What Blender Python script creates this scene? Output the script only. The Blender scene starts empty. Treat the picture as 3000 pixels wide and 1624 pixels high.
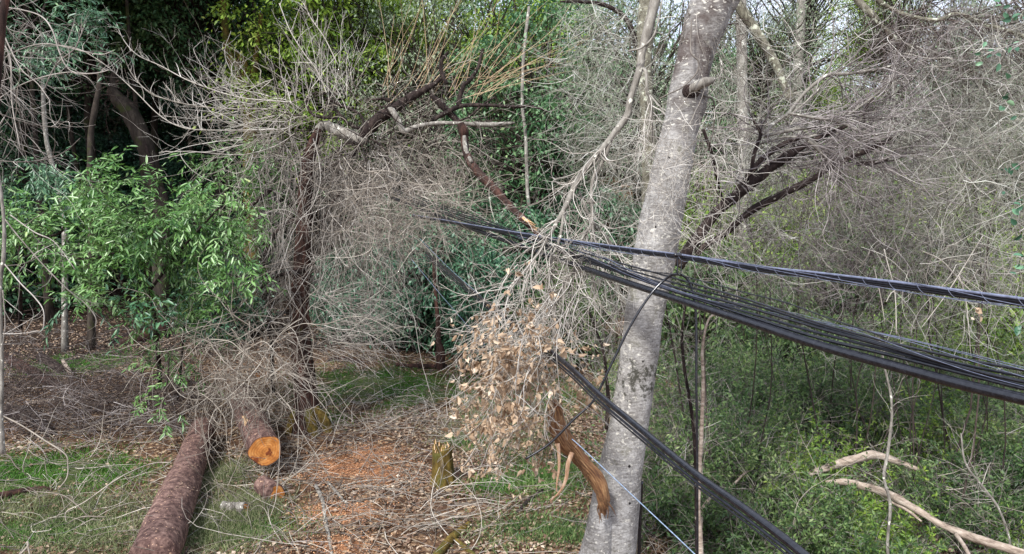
import bpy, math
import numpy as np
from mathutils import Vector

# ------------------------------------------------------------------ camera, sky, sun, exposure
F_PX = 2142.0
CAM = np.array([0.0, 0.0, 5.0])
PITCH = math.radians(8.0)
scene = bpy.context.scene
col = scene.collection
cd = bpy.data.cameras.new("camera")
cam = bpy.data.objects.new("camera", cd)
col.objects.link(cam)
cam.location = CAM
cam.rotation_euler = (math.pi / 2 - PITCH, 0, 0)
cd.sensor_width = 36.0
cd.lens = 36.0 * F_PX / 3000.0
cd.clip_start = 0.1
cd.clip_end = 2000
scene.camera = cam

SUN_EL, SUN_AZ = 50.0, 212.0      # azimuth clockwise from +Y (the view direction): behind the camera, to the left
w = bpy.data.worlds.new("World")
scene.world = w
w.use_nodes = True
nt = w.node_tree
sky = nt.nodes.new("ShaderNodeTexSky")
sky.sky_type = 'NISHITA'
sky.sun_disc = False
sky.sun_elevation = math.radians(SUN_EL)
sky.sun_rotation = math.radians(SUN_AZ)
sky.dust_density = 4.0
sky.air_density = 1.0
sky.ozone_density = 1.0
bg = nt.nodes["Background"]
# thin bright high cloud over the blue
cn = nt.nodes.new("ShaderNodeTexNoise"); cn.inputs["Scale"].default_value = 2.2; cn.inputs["Detail"].default_value = 6
cr_ = nt.nodes.new("ShaderNodeMapRange"); cr_.inputs[1].default_value = .3; cr_.inputs[2].default_value = .6; cr_.inputs[3].default_value = .55; cr_.inputs[4].default_value = .9
cm = nt.nodes.new("ShaderNodeMix"); cm.data_type = 'RGBA'; cm.inputs[7].default_value = (5.1, 5.5, 6.6, 1)
nt.links.new(cn.outputs[0], cr_.inputs[0]); nt.links.new(cr_.outputs[0], cm.inputs[0]); nt.links.new(sky.outputs[0], cm.inputs[6])
nt.links.new(cm.outputs[2], bg.inputs[0])
bg.inputs[1].default_value = 0.15
sl = bpy.data.lights.new("sun", 'SUN')
sl.energy = 3.4
sl.angle = math.radians(8.0)
sl.color = (1.0, 0.99, 0.97)
sun = bpy.data.objects.new("sun", sl)
col.objects.link(sun)
_az, _el = math.radians(SUN_AZ), math.radians(SUN_EL)
sd = Vector((math.sin(_az) * math.cos(_el), math.cos(_az) * math.cos(_el), math.sin(_el)))
sun.rotation_euler = sd.to_track_quat('Z', 'Y').to_euler()
sun.location = (0, 0, 40)
scene.view_settings.view_transform = 'Standard'
scene.view_settings.look = 'None'
scene.view_settings.exposure = 0.8
scene.view_settings.gamma = 1.0
scene.cycles.max_bounces = 6
scene.cycles.diffuse_bounces = 3
scene.cycles.glossy_bounces = 2
scene.cycles.transmission_bounces = 4
scene.cycles.transparent_max_bounces = 4

rng = np.random.default_rng(7)

# ------------------------------------------------------------------ pixel <-> world
FW = np.array([0, math.cos(PITCH), -math.sin(PITCH)])
UP = np.array([0, math.sin(PITCH), math.cos(PITCH)])
RT = np.array([1.0, 0, 0])


def ray(px, py):
    return FW + (px - 1500.0) / F_PX * RT - (py - 812.0) / F_PX * UP


def P(px, py, d):
    return CAM + d * ray(px, py)


def Pn(px, py, d):
    px, py, d = np.broadcast_arrays(np.asarray(px, float), np.asarray(py, float), np.asarray(d, float))
    return CAM + d[..., None] * (FW + ((px - 1500) / F_PX)[..., None] * RT - ((py - 812) / F_PX)[..., None] * UP)


_K = np.random.default_rng(3).normal(size=(14, 3))
_PH = np.random.default_rng(4).uniform(0, 6.28, 14)


def noise(p, f=1.0):
    p = np.asarray(p, float)
    s = 0
    for i in range(7):
        s = s + np.sin((p @ _K[i]) * f + _PH[i] + 1.3 * np.sin((p @ _K[i + 7]) * f * 0.7 + _PH[i + 7]))
    return s / 4.0


def sp(x, k=2.0):
    return np.log1p(np.exp(np.clip(x / k, -30, 30))) * k


def sstep(a, b, x):
    t = np.clip((x - a) / (b - a), 0, 1)
    return t * t * (3 - 2 * t)


def T(x, y):
    x = np.asarray(x, float); y = np.asarray(y, float)
    k = sstep(0.0, 9.0, x - 0.02 * y)
    left = 0.42 * sp(y - 29, 1.5)
    left = left - 0.42 * sp(y - 75, 3)
    right = 0.2 * sp(y - 13, 2.0)
    right = right - 0.2 * sp(y - 42, 3)
    p = np.stack([x, y, 0 * x], -1)
    return left * (1 - k) + right * k + 0.10 * noise(p, 0.45) + 0.035 * noise(p, 1.9)


def G(px, py, lift=0.0):
    r = ray(px, py)
    t = 3.0
    while t < 120:
        q = CAM + t * r
        if q[2] <= float(T(q[0], q[1])) + lift:
            return q
        t += 0.04
    return CAM + 60 * r


def onground(x, y, lift=0.0):
    return np.array([x, y, float(T(x, y)) + lift])


# ------------------------------------------------------------------ mesh building
class MB:
    def __init__(s):
        s.v = []; s.f = []; s.n = 0; s.uv = []

    def add(s, v, f, uv=None):
        v = np.asarray(v, np.float32).reshape(-1, 3)
        s.f.append(np.asarray(f, np.int64).reshape(-1, 4) + s.n)
        s.v.append(v); s.n += len(v)
        s.uv.append(np.zeros((len(v), 2), np.float32) if uv is None else np.asarray(uv, np.float32).reshape(-1, 2))
        return s

    def mesh(s, name, off=(0, 0, 0), smooth=False):
        v = np.concatenate(s.v) - np.asarray(off, np.float32)
        f = np.concatenate(s.f)
        me = bpy.data.meshes.new(name)
        me.vertices.add(len(v)); me.vertices.foreach_set("co", v.ravel().astype(np.float32))
        me.loops.add(len(f) * 4); me.loops.foreach_set("vertex_index", f.ravel().astype(np.int32))
        me.polygons.add(len(f)); me.polygons.foreach_set("loop_start", (np.arange(len(f)) * 4).astype(np.int32))
        me.polygons.foreach_set("loop_total", np.full(len(f), 4, np.int32)) if False else None
        uv = np.concatenate(s.uv)
        a = me.attributes.new("tc", 'FLOAT2', 'POINT'); a.data.foreach_set("vector", uv.ravel())
        me.update(calc_edges=True)
        if smooth:
            me.polygons.foreach_set("use_smooth", np.ones(len(f), bool))
        return me

    def verts(s):
        return np.concatenate(s.v)


def nrm(a):
    return a / np.maximum(np.linalg.norm(a, axis=-1, keepdims=True), 1e-9)


def tubes(mb, paths, radii, sides=3, cap=False, rough=0.0, rf=9.0):
    paths = np.asarray(paths, float); radii = np.asarray(radii, float)
    if paths.ndim == 2:
        paths = paths[None]; radii = radii[None]
    if cap:
        paths = np.concatenate([paths[:, :1], paths, paths[:, -1:]], 1)
        radii = np.concatenate([radii[:, :1] * 0.01, radii, radii[:, -1:] * 0.01], 1)
    N, K, _ = paths.shape
    q = paths[:, 1:-1] if cap else paths
    t = nrm(np.gradient(q, axis=1))
    if cap:
        t = np.concatenate([t[:, :1], t, t[:, -1:]], 1)
    m = np.abs(t.mean(1)); ref = np.eye(3)[m.argmin(1)][:, None, :]
    n = nrm(np.cross(t, ref)); b = np.cross(t, n)
    a = np.arange(sides) / sides * 2 * math.pi
    ring = n[:, :, None, :] * np.cos(a)[None, None, :, None] + b[:, :, None, :] * np.sin(a)[None, None, :, None]
    rr = radii[:, :, None]
    if rough:
        w0 = paths[:, :, None, :] + ring * rr[..., None]
        rr = rr * (1 + rough * noise(w0, rf) + rough * 0.6 * noise(w0, rf * 2.7))
    v = paths[:, :, None, :] + ring * np.broadcast_to(rr, (N, K, sides))[..., None]
    L = np.concatenate([np.zeros((N, 1)), np.cumsum(np.linalg.norm(np.diff(paths, axis=1), axis=-1), 1)], 1)
    uv = np.stack([np.broadcast_to(a[None, None, :] / (2 * math.pi), (N, K, sides)), np.broadcast_to(L[:, :, None], (N, K, sides))], -1)
    i = np.arange(N)[:, None, None] * K * sides; k = np.arange(K - 1)[None, :, None] * sides; s = np.arange(sides)[None, None, :]
    s2 = (s + 1) % sides
    f = np.stack([i + k + s, i + k + s2, i + k + sides + s2, i + k + sides + s], -1)
    mb.add(v, f, uv)
    return mb


def smooth_path(pts, per=6):
    pts = np.asarray(pts, float)
    if len(pts) == 2:
        return pts[0] + (pts[1] - pts[0]) * np.linspace(0, 1, per + 1)[:, None]
    p = np.concatenate([[2 * pts[0] - pts[1]], pts, [2 * pts[-1] - pts[-2]]])
    out = []
    for i in range(1, len(p) - 2):
        for t in np.arange(per) / per:
            a, b, c, d = p[i - 1], p[i], p[i + 1], p[i + 2]
            out.append(0.5 * (2 * b + (c - a) * t + (2 * a - 5 * b + 4 * c - d) * t * t + (3 * b - a - 3 * c + d) * t ** 3))
    out.append(pts[-1])
    return np.array(out)


def limb(mb, pts, sides=10, per=6, rough=0.08, cap=True, wob=0.0, rf=9.0):
    """pts: list of (px, py, depth, width in photo pixels) -> a limb with real size at that distance"""
    a = np.array([list(P(x, y, d)) + [w_ * 0.5 * d / F_PX] for x, y, d, w_ in pts])
    s = smooth_path(a, per)
    c = s[:, :3] + (wob * np.stack([noise(s[:, :3] + 9 * i, 3.1) for i in range(3)], -1) if wob else 0)
    tubes(mb, c, np.maximum(s[:, 3], 0.0015), sides, cap, rough, rf)
    return c, s[:, 3]


def grow(start, d, length, K, wob, grav, r, curl=0.6):
    N = len(start)
    d = nrm(d); p = np.array(start, float)
    length = np.broadcast_to(length, (N,)); out = [p.copy()]
    c = r.normal(size=(N, 3)) * wob * curl
    g = np.zeros((N, 3)); g[:, 2] = -np.broadcast_to(grav, (N,))
    for k in range(K - 1):
        c = c * 0.55 + r.normal(size=(N, 3)) * wob * 0.72
        d = nrm(d + c + g)
        p = p + d * (length / (K - 1))[:, None]
        out.append(p.copy())
    return np.stack(out, 1)


def spawn(paths, radii, n, lo, hi, ang, r, up=0.0):
    """n children in all, from random parents"""
    paths = np.asarray(paths); radii = np.asarray(radii)
    if paths.ndim == 2:
        paths = paths[None]; radii = radii[None]
    N, K, _ = paths.shape
    L = np.linalg.norm(np.diff(paths, axis=1), axis=-1).sum(1)
    i = r.choice(N, n, p=L / L.sum()); t = r.uniform(lo, hi, n) * (K - 1)
    k = np.clip(t.astype(int), 0, K - 2); u = (t - k)[:, None]
    pos = paths[i, k] * (1 - u) + paths[i, k + 1] * u
    rad = radii[i, k] * (1 - u[:, 0]) + radii[i, k + 1] * u[:, 0]
    tan = nrm(paths[i, k + 1] - paths[i, k])
    q = r.normal(size=(n, 3)); q[:, 2] += up; perp = nrm(q - (q * tan).sum(-1, keepdims=True) * tan)
    a = np.radians(r.uniform(ang * 0.5, ang * 1.4, n))[:, None]
    return pos, tan * np.cos(a) + perp * np.sin(a), rad


def taper(N, K, r0, r1=0.3):
    r0 = np.broadcast_to(r0, (N,))
    return r0[:, None] * np.linspace(1, r1, K)[None, :]


def twigs(mb, start, d, length, r0, K=8, wob=0.18, grav=0.0, r=rng, kids=2.0, grand=0.0, ang=40, sides=3, curl=0.6, kl=0.4, kgrav=None, up=0.0):
    N = len(start)
    if kgrav is None:
        kgrav = grav if np.isscalar(grav) else float(np.mean(grav))
    L = np.broadcast_to(length, (N,)) * r.uniform(0.55, 1.1, N)
    p = grow(start, d, L, K, wob, grav, r, curl)
    rd = taper(N, K, np.broadcast_to(r0, (N,)) * r.uniform(0.7, 1.15, N), 0.35)
    tubes(mb, p, rd, sides)
    allp = [p]
    if kids:
        n = int(N * kids)
        s, dd, rr = spawn(p, rd, n, 0.15, 0.95, ang, r, up)
        p2 = grow(s, dd, np.mean(L) * kl * r.uniform(0.4, 1.2, n), 6, wob * 1.1, kgrav, r, curl)
        rd2 = taper(n, 6, rr * 0.7, 0.4)
        tubes(mb, p2, rd2, 3)
        allp.append(p2)
        if grand:
            m = int(n * grand)
            s, dd, rr = spawn(p2, rd2, m, 0.2, 0.95, ang, r, up)
            p3 = grow(s, dd, np.mean(L) * kl * 0.4 * r.uniform(0.4, 1.2, m), 4, wob, kgrav, r, curl)
            tubes(mb, p3, taper(m, 4, np.maximum(rr * 0.75, 0.0015), 0.5), 3)
            allp.append(p3)
    return allp


def leaves(mb, pos, d, up, length, width, six=False, fold=0.25, bend=0.1):
    """leaf blades: one folded quad each, or two quads (six points) for the near ones"""
    N = len(pos); d = nrm(d)
    side = nrm(np.cross(d, up)); nn = np.cross(side, d)
    L = np.broadcast_to(length, (N,))[:, None]; W = np.broadcast_to(width, (N,))[:, None] * 0.5
    if not six:
        v = np.stack([pos, pos + d * L * 0.45 + side * W + nn * W * fold, pos + d * L - nn * L * bend, pos + d * L * 0.45 - side * W + nn * W * fold], 1)
        f = np.arange(N)[:, None] * 4 + np.array([0, 1, 2, 3])[None]
    else:
        a = pos + d * L * 0.25; b = pos + d * L * 0.65 - nn * L * bend * 0.4; tip = pos + d * L - nn * L * bend
        v = np.stack([pos, a + side * W * 0.8 + nn * W * fold, b + side * W * 0.9 + nn * W * fold, tip,
                      b - side * W * 0.9 + nn * W * fold, a - side * W * 0.8 + nn * W * fold], 1)
        i = np.arange(N)[:, None] * 6
        f = np.concatenate([i + np.array([0, 1, 2, 3])[None], i + np.array([0, 3, 4, 5])[None]])
    mb.add(v, f)
    return mb


# ------------------------------------------------------------------ materials
def srgb(h):
    if isinstance(h, str):
        c = [int(h[i:i + 2], 16) / 255 for i in (0, 2, 4)]
        return tuple((x / 12.92 if x <= 0.04045 else ((x + 0.055) / 1.055) ** 2.4) for x in c) + (1,)
    return tuple(h) + (1,)


def newmat(name):
    m = bpy.data.materials.new(name); m.use_nodes = True
    return m, m.node_tree.nodes, m.node_tree.links, m.node_tree.nodes["Principled BSDF"]


def ramp(N, stops, interp='LINEAR'):
    r = N.new("ShaderNodeValToRGB"); cr = r.color_ramp; cr.interpolation = interp
    while len(cr.elements) < len(stops):
        cr.elements.new(0.5)
    for e, (p, c) in zip(cr.elements, stops):
        e.position = p; e.color = srgb(c)
    return r


def noise_tex(N, L, scale, detail=4, vec=None, rough=0.6):
    t = N.new("ShaderNodeTexNoise"); t.inputs["Scale"].default_value = scale
    t.inputs["Detail"].default_value = detail; t.inputs["Roughness"].default_value = rough
    if vec is not None:
        L.new(vec, t.inputs["Vector"])
    return t


def mix(N, L, a, b, f, mode='MIX'):
    m = N.new("ShaderNodeMix"); m.data_type = 'RGBA'; m.blend_type = mode
    for s, k in ((a, 6), (b, 7), (f, 0)):
        if isinstance(s, (tuple, list)):
            m.inputs[k].default_value = tuple(s) if len(s) == 4 else tuple(s) + (1,)
        elif isinstance(s, (int, float)):
            m.inputs[k].default_value = s
        else:
            L.new(s, m.inputs[k])
    return m.outputs[2]


def leafmat(name, cols, rough=0.45, trans=0.25, spec=0.5, patch=0.35, pscale=0.8, tint=None):
    m, N, L, B = newmat(name)
    g = N.new("ShaderNodeNewGeometry"); tc = N.new("ShaderNodeTexCoord")
    nz = noise_tex(N, L, pscale, 3, g.outputs["Position"])
    a = N.new("ShaderNodeMath"); a.operation = 'MULTIPLY_ADD'; a.inputs[1].default_value = 1 - patch
    b = N.new("ShaderNodeMath"); b.operation = 'MULTIPLY_ADD'; b.inputs[1].default_value = patch * 2.2; b.inputs[2].default_value = -patch * 0.6
    L.new(nz.outputs[0], b.inputs[0]); L.new(g.outputs["Random Per Island"], a.inputs[0]); L.new(b.outputs[0], a.inputs[2])
    r = ramp(N, cols); L.new(a.outputs[0], r.inputs[0])
    L.new(r.outputs[0], B.inputs["Base Color"])
    B.inputs["Roughness"].default_value = rough; B.inputs["Specular IOR Level"].default_value = spec
    t = N.new("ShaderNodeBsdfTranslucent"); L.new(r.outputs[0], t.inputs[0])
    mx = N.new("ShaderNodeMixShader"); mx.inputs[0].default_value = trans
    L.new(B.outputs[0], mx.inputs[1]); L.new(t.outputs[0], mx.inputs[2])
    L.new(mx.outputs[0], N["Material Output"].inputs[0])
    return m


def twigmat(name, cols, nscale=6.0, rough=0.85):
    m, N, L, B = newmat(name)
    g = N.new("ShaderNodeNewGeometry")
    nz = noise_tex(N, L, nscale, 3, g.outputs["Position"])
    a = N.new("ShaderNodeMath"); a.operation = 'MULTIPLY_ADD'; a.inputs[1].default_value = 0.65
    b = N.new("ShaderNodeMath"); b.operation = 'MULTIPLY_ADD'; b.inputs[1].default_value = 0.8; b.inputs[2].default_value = -0.22
    L.new(nz.outputs[0], b.inputs[0]); L.new(g.outputs["Random Per Island"], a.inputs[0]); L.new(b.outputs[0], a.inputs[2])
    r = ramp(N, cols); L.new(a.outputs[0], r.inputs[0]); L.new(r.outputs[0], B.inputs["Base Color"])
    B.inputs["Roughness"].default_value = rough; B.inputs["Specular IOR Level"].default_value = 0.25
    return m


def barkmat(name, cols, scale=8.0, stretch=(1, 1, 0.25), bump=0.5, spots=None, spot_scale=25, spot_cut=0.66, moss=None, moss_cut=0.55, moss_scale=2.0, rough=0.9):
    m, N, L, B = newmat(name)
    g = N.new("ShaderNodeNewGeometry"); mp = N.new("ShaderNodeMapping"); mp.inputs["Scale"].default_value = stretch
    L.new(g.outputs["Position"], mp.inputs[0])
    n1 = noise_tex(N, L, scale, 8, mp.outputs[0], 0.7)
    r = ramp(N, cols); L.new(n1.outputs[0], r.inputs[0]); c = r.outputs[0]
    if spots:
        n2 = noise_tex(N, L, spot_scale, 3, g.outputs["Position"], 0.5)
        rr = ramp(N, [(spot_cut, (0, 0, 0)), (spot_cut + 0.04, (1, 1, 1))]); L.new(n2.outputs[0], rr.inputs[0])
        c = mix(N, L, c, srgb(spots), rr.outputs[0])
    if moss:
        n3 = noise_tex(N, L, moss_scale, 6, g.outputs["Position"], 0.65)
        rr = ramp(N, [(moss_cut, (0, 0, 0)), (moss_cut + 0.1, (1, 1, 1))]); L.new(n3.outputs[0], rr.inputs[0])
        c = mix(N, L, c, srgb(moss), rr.outputs[0])
    L.new(c, B.inputs["Base Color"]); B.inputs["Roughness"].default_value = rough
    B.inputs["Specular IOR Level"].default_value = 0.2
    bp = N.new("ShaderNodeBump"); bp.inputs["Strength"].default_value = bump; bp.inputs["Distance"].default_value = 0.03
    L.new(n1.outputs[0], bp.inputs["Height"]); L.new(bp.outputs[0], B.inputs["Normal"])
    return m


def trunkmat(name):
    """pale smooth bark: fine rings across the stem, white lichen flecks, dark moss and brown weathered zones"""
    m, N, L, B = newmat(name)
    g = N.new("ShaderNodeNewGeometry")
    pos = g.outputs["Position"]
    mp = N.new("ShaderNodeMapping"); mp.inputs["Scale"].default_value = (7.0, 7.0, 34)
    L.new(pos, mp.inputs[0])
    ringn = noise_tex(N, L, 1.6, 6, mp.outputs[0], 0.65)
    ringn.inputs["Distortion"].default_value = 0.6
    fine = noise_tex(N, L, 55, 4, pos, 0.6)
    r = ramp(N, [(0.32, "48443f"), (0.42, "716d68"), (0.55, "8d8a86"), (0.75, "a8a6a2")]); L.new(ringn.outputs[0], r.inputs[0])
    mot = noise_tex(N, L, 5, 7, pos, .75)
    rmo = ramp(N, [(0.35, "66635f"), (0.5, "989693"), (0.62, "c2c1be")]); L.new(mot.outputs[0], rmo.inputs[0])
    c = mix(N, L, r.outputs[0], rmo.outputs[0], .5)
    rfi = ramp(N, [(0.3, (.35, .35, .35)), (0.7, (.68, .68, .68))]); L.new(fine.outputs[0], rfi.inputs[0])
    c = mix(N, L, c, rfi.outputs[0], .8, 'OVERLAY')
    mpx = N.new("ShaderNodeMapping"); mpx.inputs["Scale"].default_value = (9, 9, 46); L.new(pos, mpx.inputs[0])
    nx = noise_tex(N, L, 2.4, 6, mpx.outputs[0], .75); nx.inputs["Distortion"].default_value = 1.2
    rx = ramp(N, [(.34, (.34, .32, .31)), (.46, (.84, .83, .82)), (.7, (1, 1, 1))]); L.new(nx.outputs[0], rx.inputs[0])
    c = mix(N, L, c, rx.outputs[0], 1.0, 'MULTIPLY')
    # brown weathered zones higher up the stem (attribute y = metres along the trunk)
    sx = N.new("ShaderNodeSeparateXYZ"); L.new(pos, sx.inputs[0])
    mr = N.new("ShaderNodeMapRange"); mr.inputs[1].default_value = 4.8; mr.inputs[2].default_value = 5.9
    L.new(sx.outputs[2], mr.inputs[0])
    big = noise_tex(N, L, 2.2, 5, pos, 0.6)
    mm = N.new("ShaderNodeMath"); mm.operation = 'MULTIPLY'; L.new(mr.outputs[0], mm.inputs[0])
    rb = ramp(N, [(0.44, (0, 0, 0)), (0.58, (0.8, 0.8, 0.8))]); L.new(big.outputs[0], rb.inputs[0]); L.new(rb.outputs[0], mm.inputs[1])
    c = mix(N, L, c, srgb("40332e"), mm.outputs[0])
    # white lichen flecks
    mp2 = N.new("ShaderNodeMapping"); mp2.inputs["Scale"].default_value = (1, 1, 1.7); L.new(pos, mp2.inputs[0])
    nf = noise_tex(N, L, 24, 4, mp2.outputs[0], .55); nf.inputs["Distortion"].default_value = .4
    na = noise_tex(N, L, 3, 3, pos); fa = N.new("ShaderNodeMath"); fa.operation = 'MULTIPLY_ADD'; fa.inputs[1].default_value = .25; L.new(na.outputs[0], fa.inputs[0]); L.new(nf.outputs[0], fa.inputs[2])
    rv = ramp(N, [(0.73, (0, 0, 0)), (0.765, (.85, .85, .85))]); L.new(fa.outputs[0], rv.inputs[0])
    c = mix(N, L, c, srgb("bdb9ae"), rv.outputs[0])
    nk = noise_tex(N, L, 38, 5, mp2.outputs[0], .7); rk = ramp(N, [(0.34, (.8, .8, .8)), (0.4, (0, 0, 0))]); L.new(nk.outputs[0], rk.inputs[0])
    c = mix(N, L, c, srgb("3c3733"), rk.outputs[0])
    # dark moss blotches in a band
    mr2 = N.new("ShaderNodeMapRange"); mr2.inputs[1].default_value = 2.7; mr2.inputs[2].default_value = 3.2; L.new(sx.outputs[2], mr2.inputs[0])
    mr3 = N.new("ShaderNodeMapRange"); mr3.inputs[1].default_value = 3.9; mr3.inputs[2].default_value = 3.4; L.new(sx.outputs[2], mr3.inputs[0])
    mz = N.new("ShaderNodeMath"); mz.operation = 'MULTIPLY'; L.new(mr2.outputs[0], mz.inputs[0]); L.new(mr3.outputs[0], mz.inputs[1])
    n4 = noise_tex(N, L, 12, 8, pos, 0.75)
    mz2 = N.new("ShaderNodeMath"); mz2.operation = 'MULTIPLY'; L.new(mz.outputs[0], mz2.inputs[0]); L.new(n4.outputs[0], mz2.inputs[1])
    rm = ramp(N, [(0.48, (0, 0, 0)), (0.55, (0.9, 0.9, 0.9))]); L.new(mz2.outputs[0], rm.inputs[0])
    c = mix(N, L, c, srgb("2f2e25"), rm.outputs[0])
    n5 = noise_tex(N, L, 4.5, 7, pos, .7); r5 = ramp(N, [(.57, (0, 0, 0)), (.68, (.6, .6, .6))]); L.new(n5.outputs[0], r5.inputs[0])
    c = mix(N, L, c, srgb("57543f"), r5.outputs[0])
    # small dark holes
    v2 = N.new("ShaderNodeTexVoronoi"); v2.inputs["Scale"].default_value = 9; L.new(pos, v2.inputs["Vector"])
    rv2 = ramp(N, [(0.09, (1, 1, 1)), (0.13, (0, 0, 0))]); L.new(v2.outputs["Distance"], rv2.inputs[0])
    s2 = N.new("ShaderNodeSeparateColor"); L.new(v2.outputs["Color"], s2.inputs[0])
    g2 = N.new("ShaderNodeMath"); g2.operation = 'GREATER_THAN'; g2.inputs[1].default_value = 0.8; L.new(s2.outputs[0], g2.inputs[0])
    m2 = N.new("ShaderNodeMath"); m2.operation = 'MULTIPLY'; L.new(rv2.outputs[0], m2.inputs[0]); L.new(g2.outputs[0], m2.inputs[1])
    c = mix(N, L, c, (0.012, 0.01, 0.01, 1), m2.outputs[0])
    L.new(c, B.inputs["Base Color"]); B.inputs["Roughness"].default_value = 0.85; B.inputs["Specular IOR Level"].default_value = 0.25
    bp = N.new("ShaderNodeBump"); bp.inputs["Strength"].default_value = 0.6; bp.inputs["Distance"].default_value = 0.015
    L.new(ringn.outputs[0], bp.inputs["Height"])
    bp2 = N.new("ShaderNodeBump"); bp2.inputs["Strength"].default_value = 0.35; bp2.inputs["Distance"].default_value = 0.006
    L.new(fine.outputs[0], bp2.inputs["Height"]); L.new(bp.outputs[0], bp2.inputs["Normal"]); L.new(bp2.outputs[0], B.inputs["Normal"])
    return m


M = {}
M['pale_bark'] = trunkmat("pale_bark")
M['red_bark'] = barkmat("red_bark", [(0.3, "150f0e"), (0.5, "33241f"), (0.65, "553a31"), (0.8, "7a5a4c")], 9, (1, 1, .22), .8, moss="4d4a2a", moss_cut=.62)
M['dark_bark'] = barkmat("dark_bark", [(0.3, "120e0d"), (0.5, "2b2220"), (0.7, "4d423c")], 12, (1, 1, .3), .8, spots="8d887c", spot_scale=18, spot_cut=.66)
M['log_bark'] = barkmat("log_bark", [(0.3, "2b201e"), (0.46, "57423d"), (0.6, "7d645b"), (0.78, "a38b7c")], 11, (1, 1, 1), 1.0, spots="c4a084", spot_scale=30, spot_cut=.65)
M['grey_limb'] = barkmat("grey_limb", [(0.3, "46413c"), (0.5, "7a756d"), (0.75, "a9a59c")], 14, (1, 1, .35), .5, spots="d2d0c2", spot_scale=16, spot_cut=.64)
M['bleached'] = barkmat("bleached", [(0.3, "5a4c42"), (0.5, "9a8b7d"), (0.75, "c9beb0")], 12, (.5, .5, 2), .7, moss="5b5a34", moss_cut=.64)
M['lichen_bark'] = barkmat("lichen_bark", [(0.3, "37332b"), (0.5, "6c685a"), (0.75, "a3a08c")], 14, (1, 1, .5), .6, spots="bfc2ad", spot_scale=12, spot_cut=.58)
M['far_bark'] = barkmat("far_bark", [(0.3, "1c1714"), (0.5, "37302a"), (0.75, "5a5147")], 6, (1, 1, .3), .6, moss="3c4023", moss_cut=.55)
M['far_pale_bark'] = barkmat("far_pale_bark", [(0.3, "4a463f"), (0.5, "77726a"), (0.75, "a9a59b")], 6, (1, 1, .6), .5, spots="b9b7ac", spot_scale=9, spot_cut=.6)
M['moss_bark'] = barkmat("moss_bark", [(0.3, "2d2412"), (0.5, "5c4b22"), (0.75, "857338")], 14, (1, 1, .35), .9, moss="4d4a22", moss_cut=.5, moss_scale=3)
M['raw_wood'] = barkmat("raw_wood", [(0.3, "351c0e"), (0.45, "6b3d1c"), (0.6, "8f6236"), (0.8, "bd9560")], 16, (3.2, 3.2, .35), 1.0)
def fibremat():
    m, N, L, B = newmat("torn_wood")
    at = N.new("ShaderNodeAttribute"); at.attribute_name = "tc"
    mp = N.new("ShaderNodeMapping"); mp.inputs["Scale"].default_value = (14, 3.0, 1); L.new(at.outputs["Vector"], mp.inputs[0])
    n1 = noise_tex(N, L, 2.2, 8, mp.outputs[0], .7)
    r = ramp(N, [(0.3, "2e1a0e"), (0.42, "5f3d24"), (0.55, "8a6440"), (0.7, "b9976c")]); L.new(n1.outputs[0], r.inputs[0])
    g = N.new("ShaderNodeNewGeometry"); n2 = noise_tex(N, L, 6, 4, g.outputs["Position"])
    rr = ramp(N, [(0.55, (0, 0, 0)), (0.68, (.7, .7, .7))]); L.new(n2.outputs[0], rr.inputs[0])
    c = mix(N, L, r.outputs[0], srgb("6e2f16"), rr.outputs[0]); L.new(c, B.inputs["Base Color"]); B.inputs["Roughness"].default_value = .8
    bp = N.new("ShaderNodeBump"); bp.inputs["Strength"].default_value = 1; bp.inputs["Distance"].default_value = .02; L.new(n1.outputs[0], bp.inputs["Height"]); L.new(bp.outputs[0], B.inputs["Normal"])
    return m


M['raw_wood'] = fibremat()
M['strip_wood'] = barkmat("strip_wood", [(0.35, "b98b68"), (0.55, "dcb796"), (0.75, "ecd4b8")], 25, (2, 2, .3), .4)
M['splinter'] = barkmat("splinter", [(0.35, "a97f55"), (0.55, "d3b189"), (0.75, "e8d5b5")], 25, (2, 2, .3), .6)

M['twig_grey'] = twigmat("twig_grey", [(0.0, "39332f"), (0.3, "6b645d"), (0.65, "a39c93"), (1, "d8d2c9")])
M['twig_straw'] = twigmat("twig_straw", [(0.0, "3f362f"), (0.35, "746b61"), (0.7, "a49b8e"), (1, "d6cfc3")])
M['twig_orange'] = twigmat("twig_orange", [(0.0, "8a7259"), (0.5, "ac9374"), (1, "cfb896")])
M['twig_brown'] = twigmat("twig_brown", [(0.0, "332c2b"), (0.35, "665e5c"), (0.7, "968e8b"), (1, "c9c3bf")], 3.0)
M['twig_bark'] = twigmat("twig_bark", [(0.0, "1a1413"), (0.45, "3b312e"), (0.8, "62564f"), (1, "9b8f86")], 3.0)
M['twig_dark'] = twigmat("twig_dark", [(0.0, "191311"), (0.5, "3d302b"), (1, "6d5d53")])
M['twig_lichen'] = twigmat("twig_lichen", [(0.0, "403e38"), (0.3, "777569"), (0.65, "a7a69a"), (1, "dcdcd4")], 3.0)
M['twig_white'] = twigmat("twig_white", [(0.0, "6a625a"), (0.4, "a19a90"), (1, "dcd7ce")])

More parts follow.
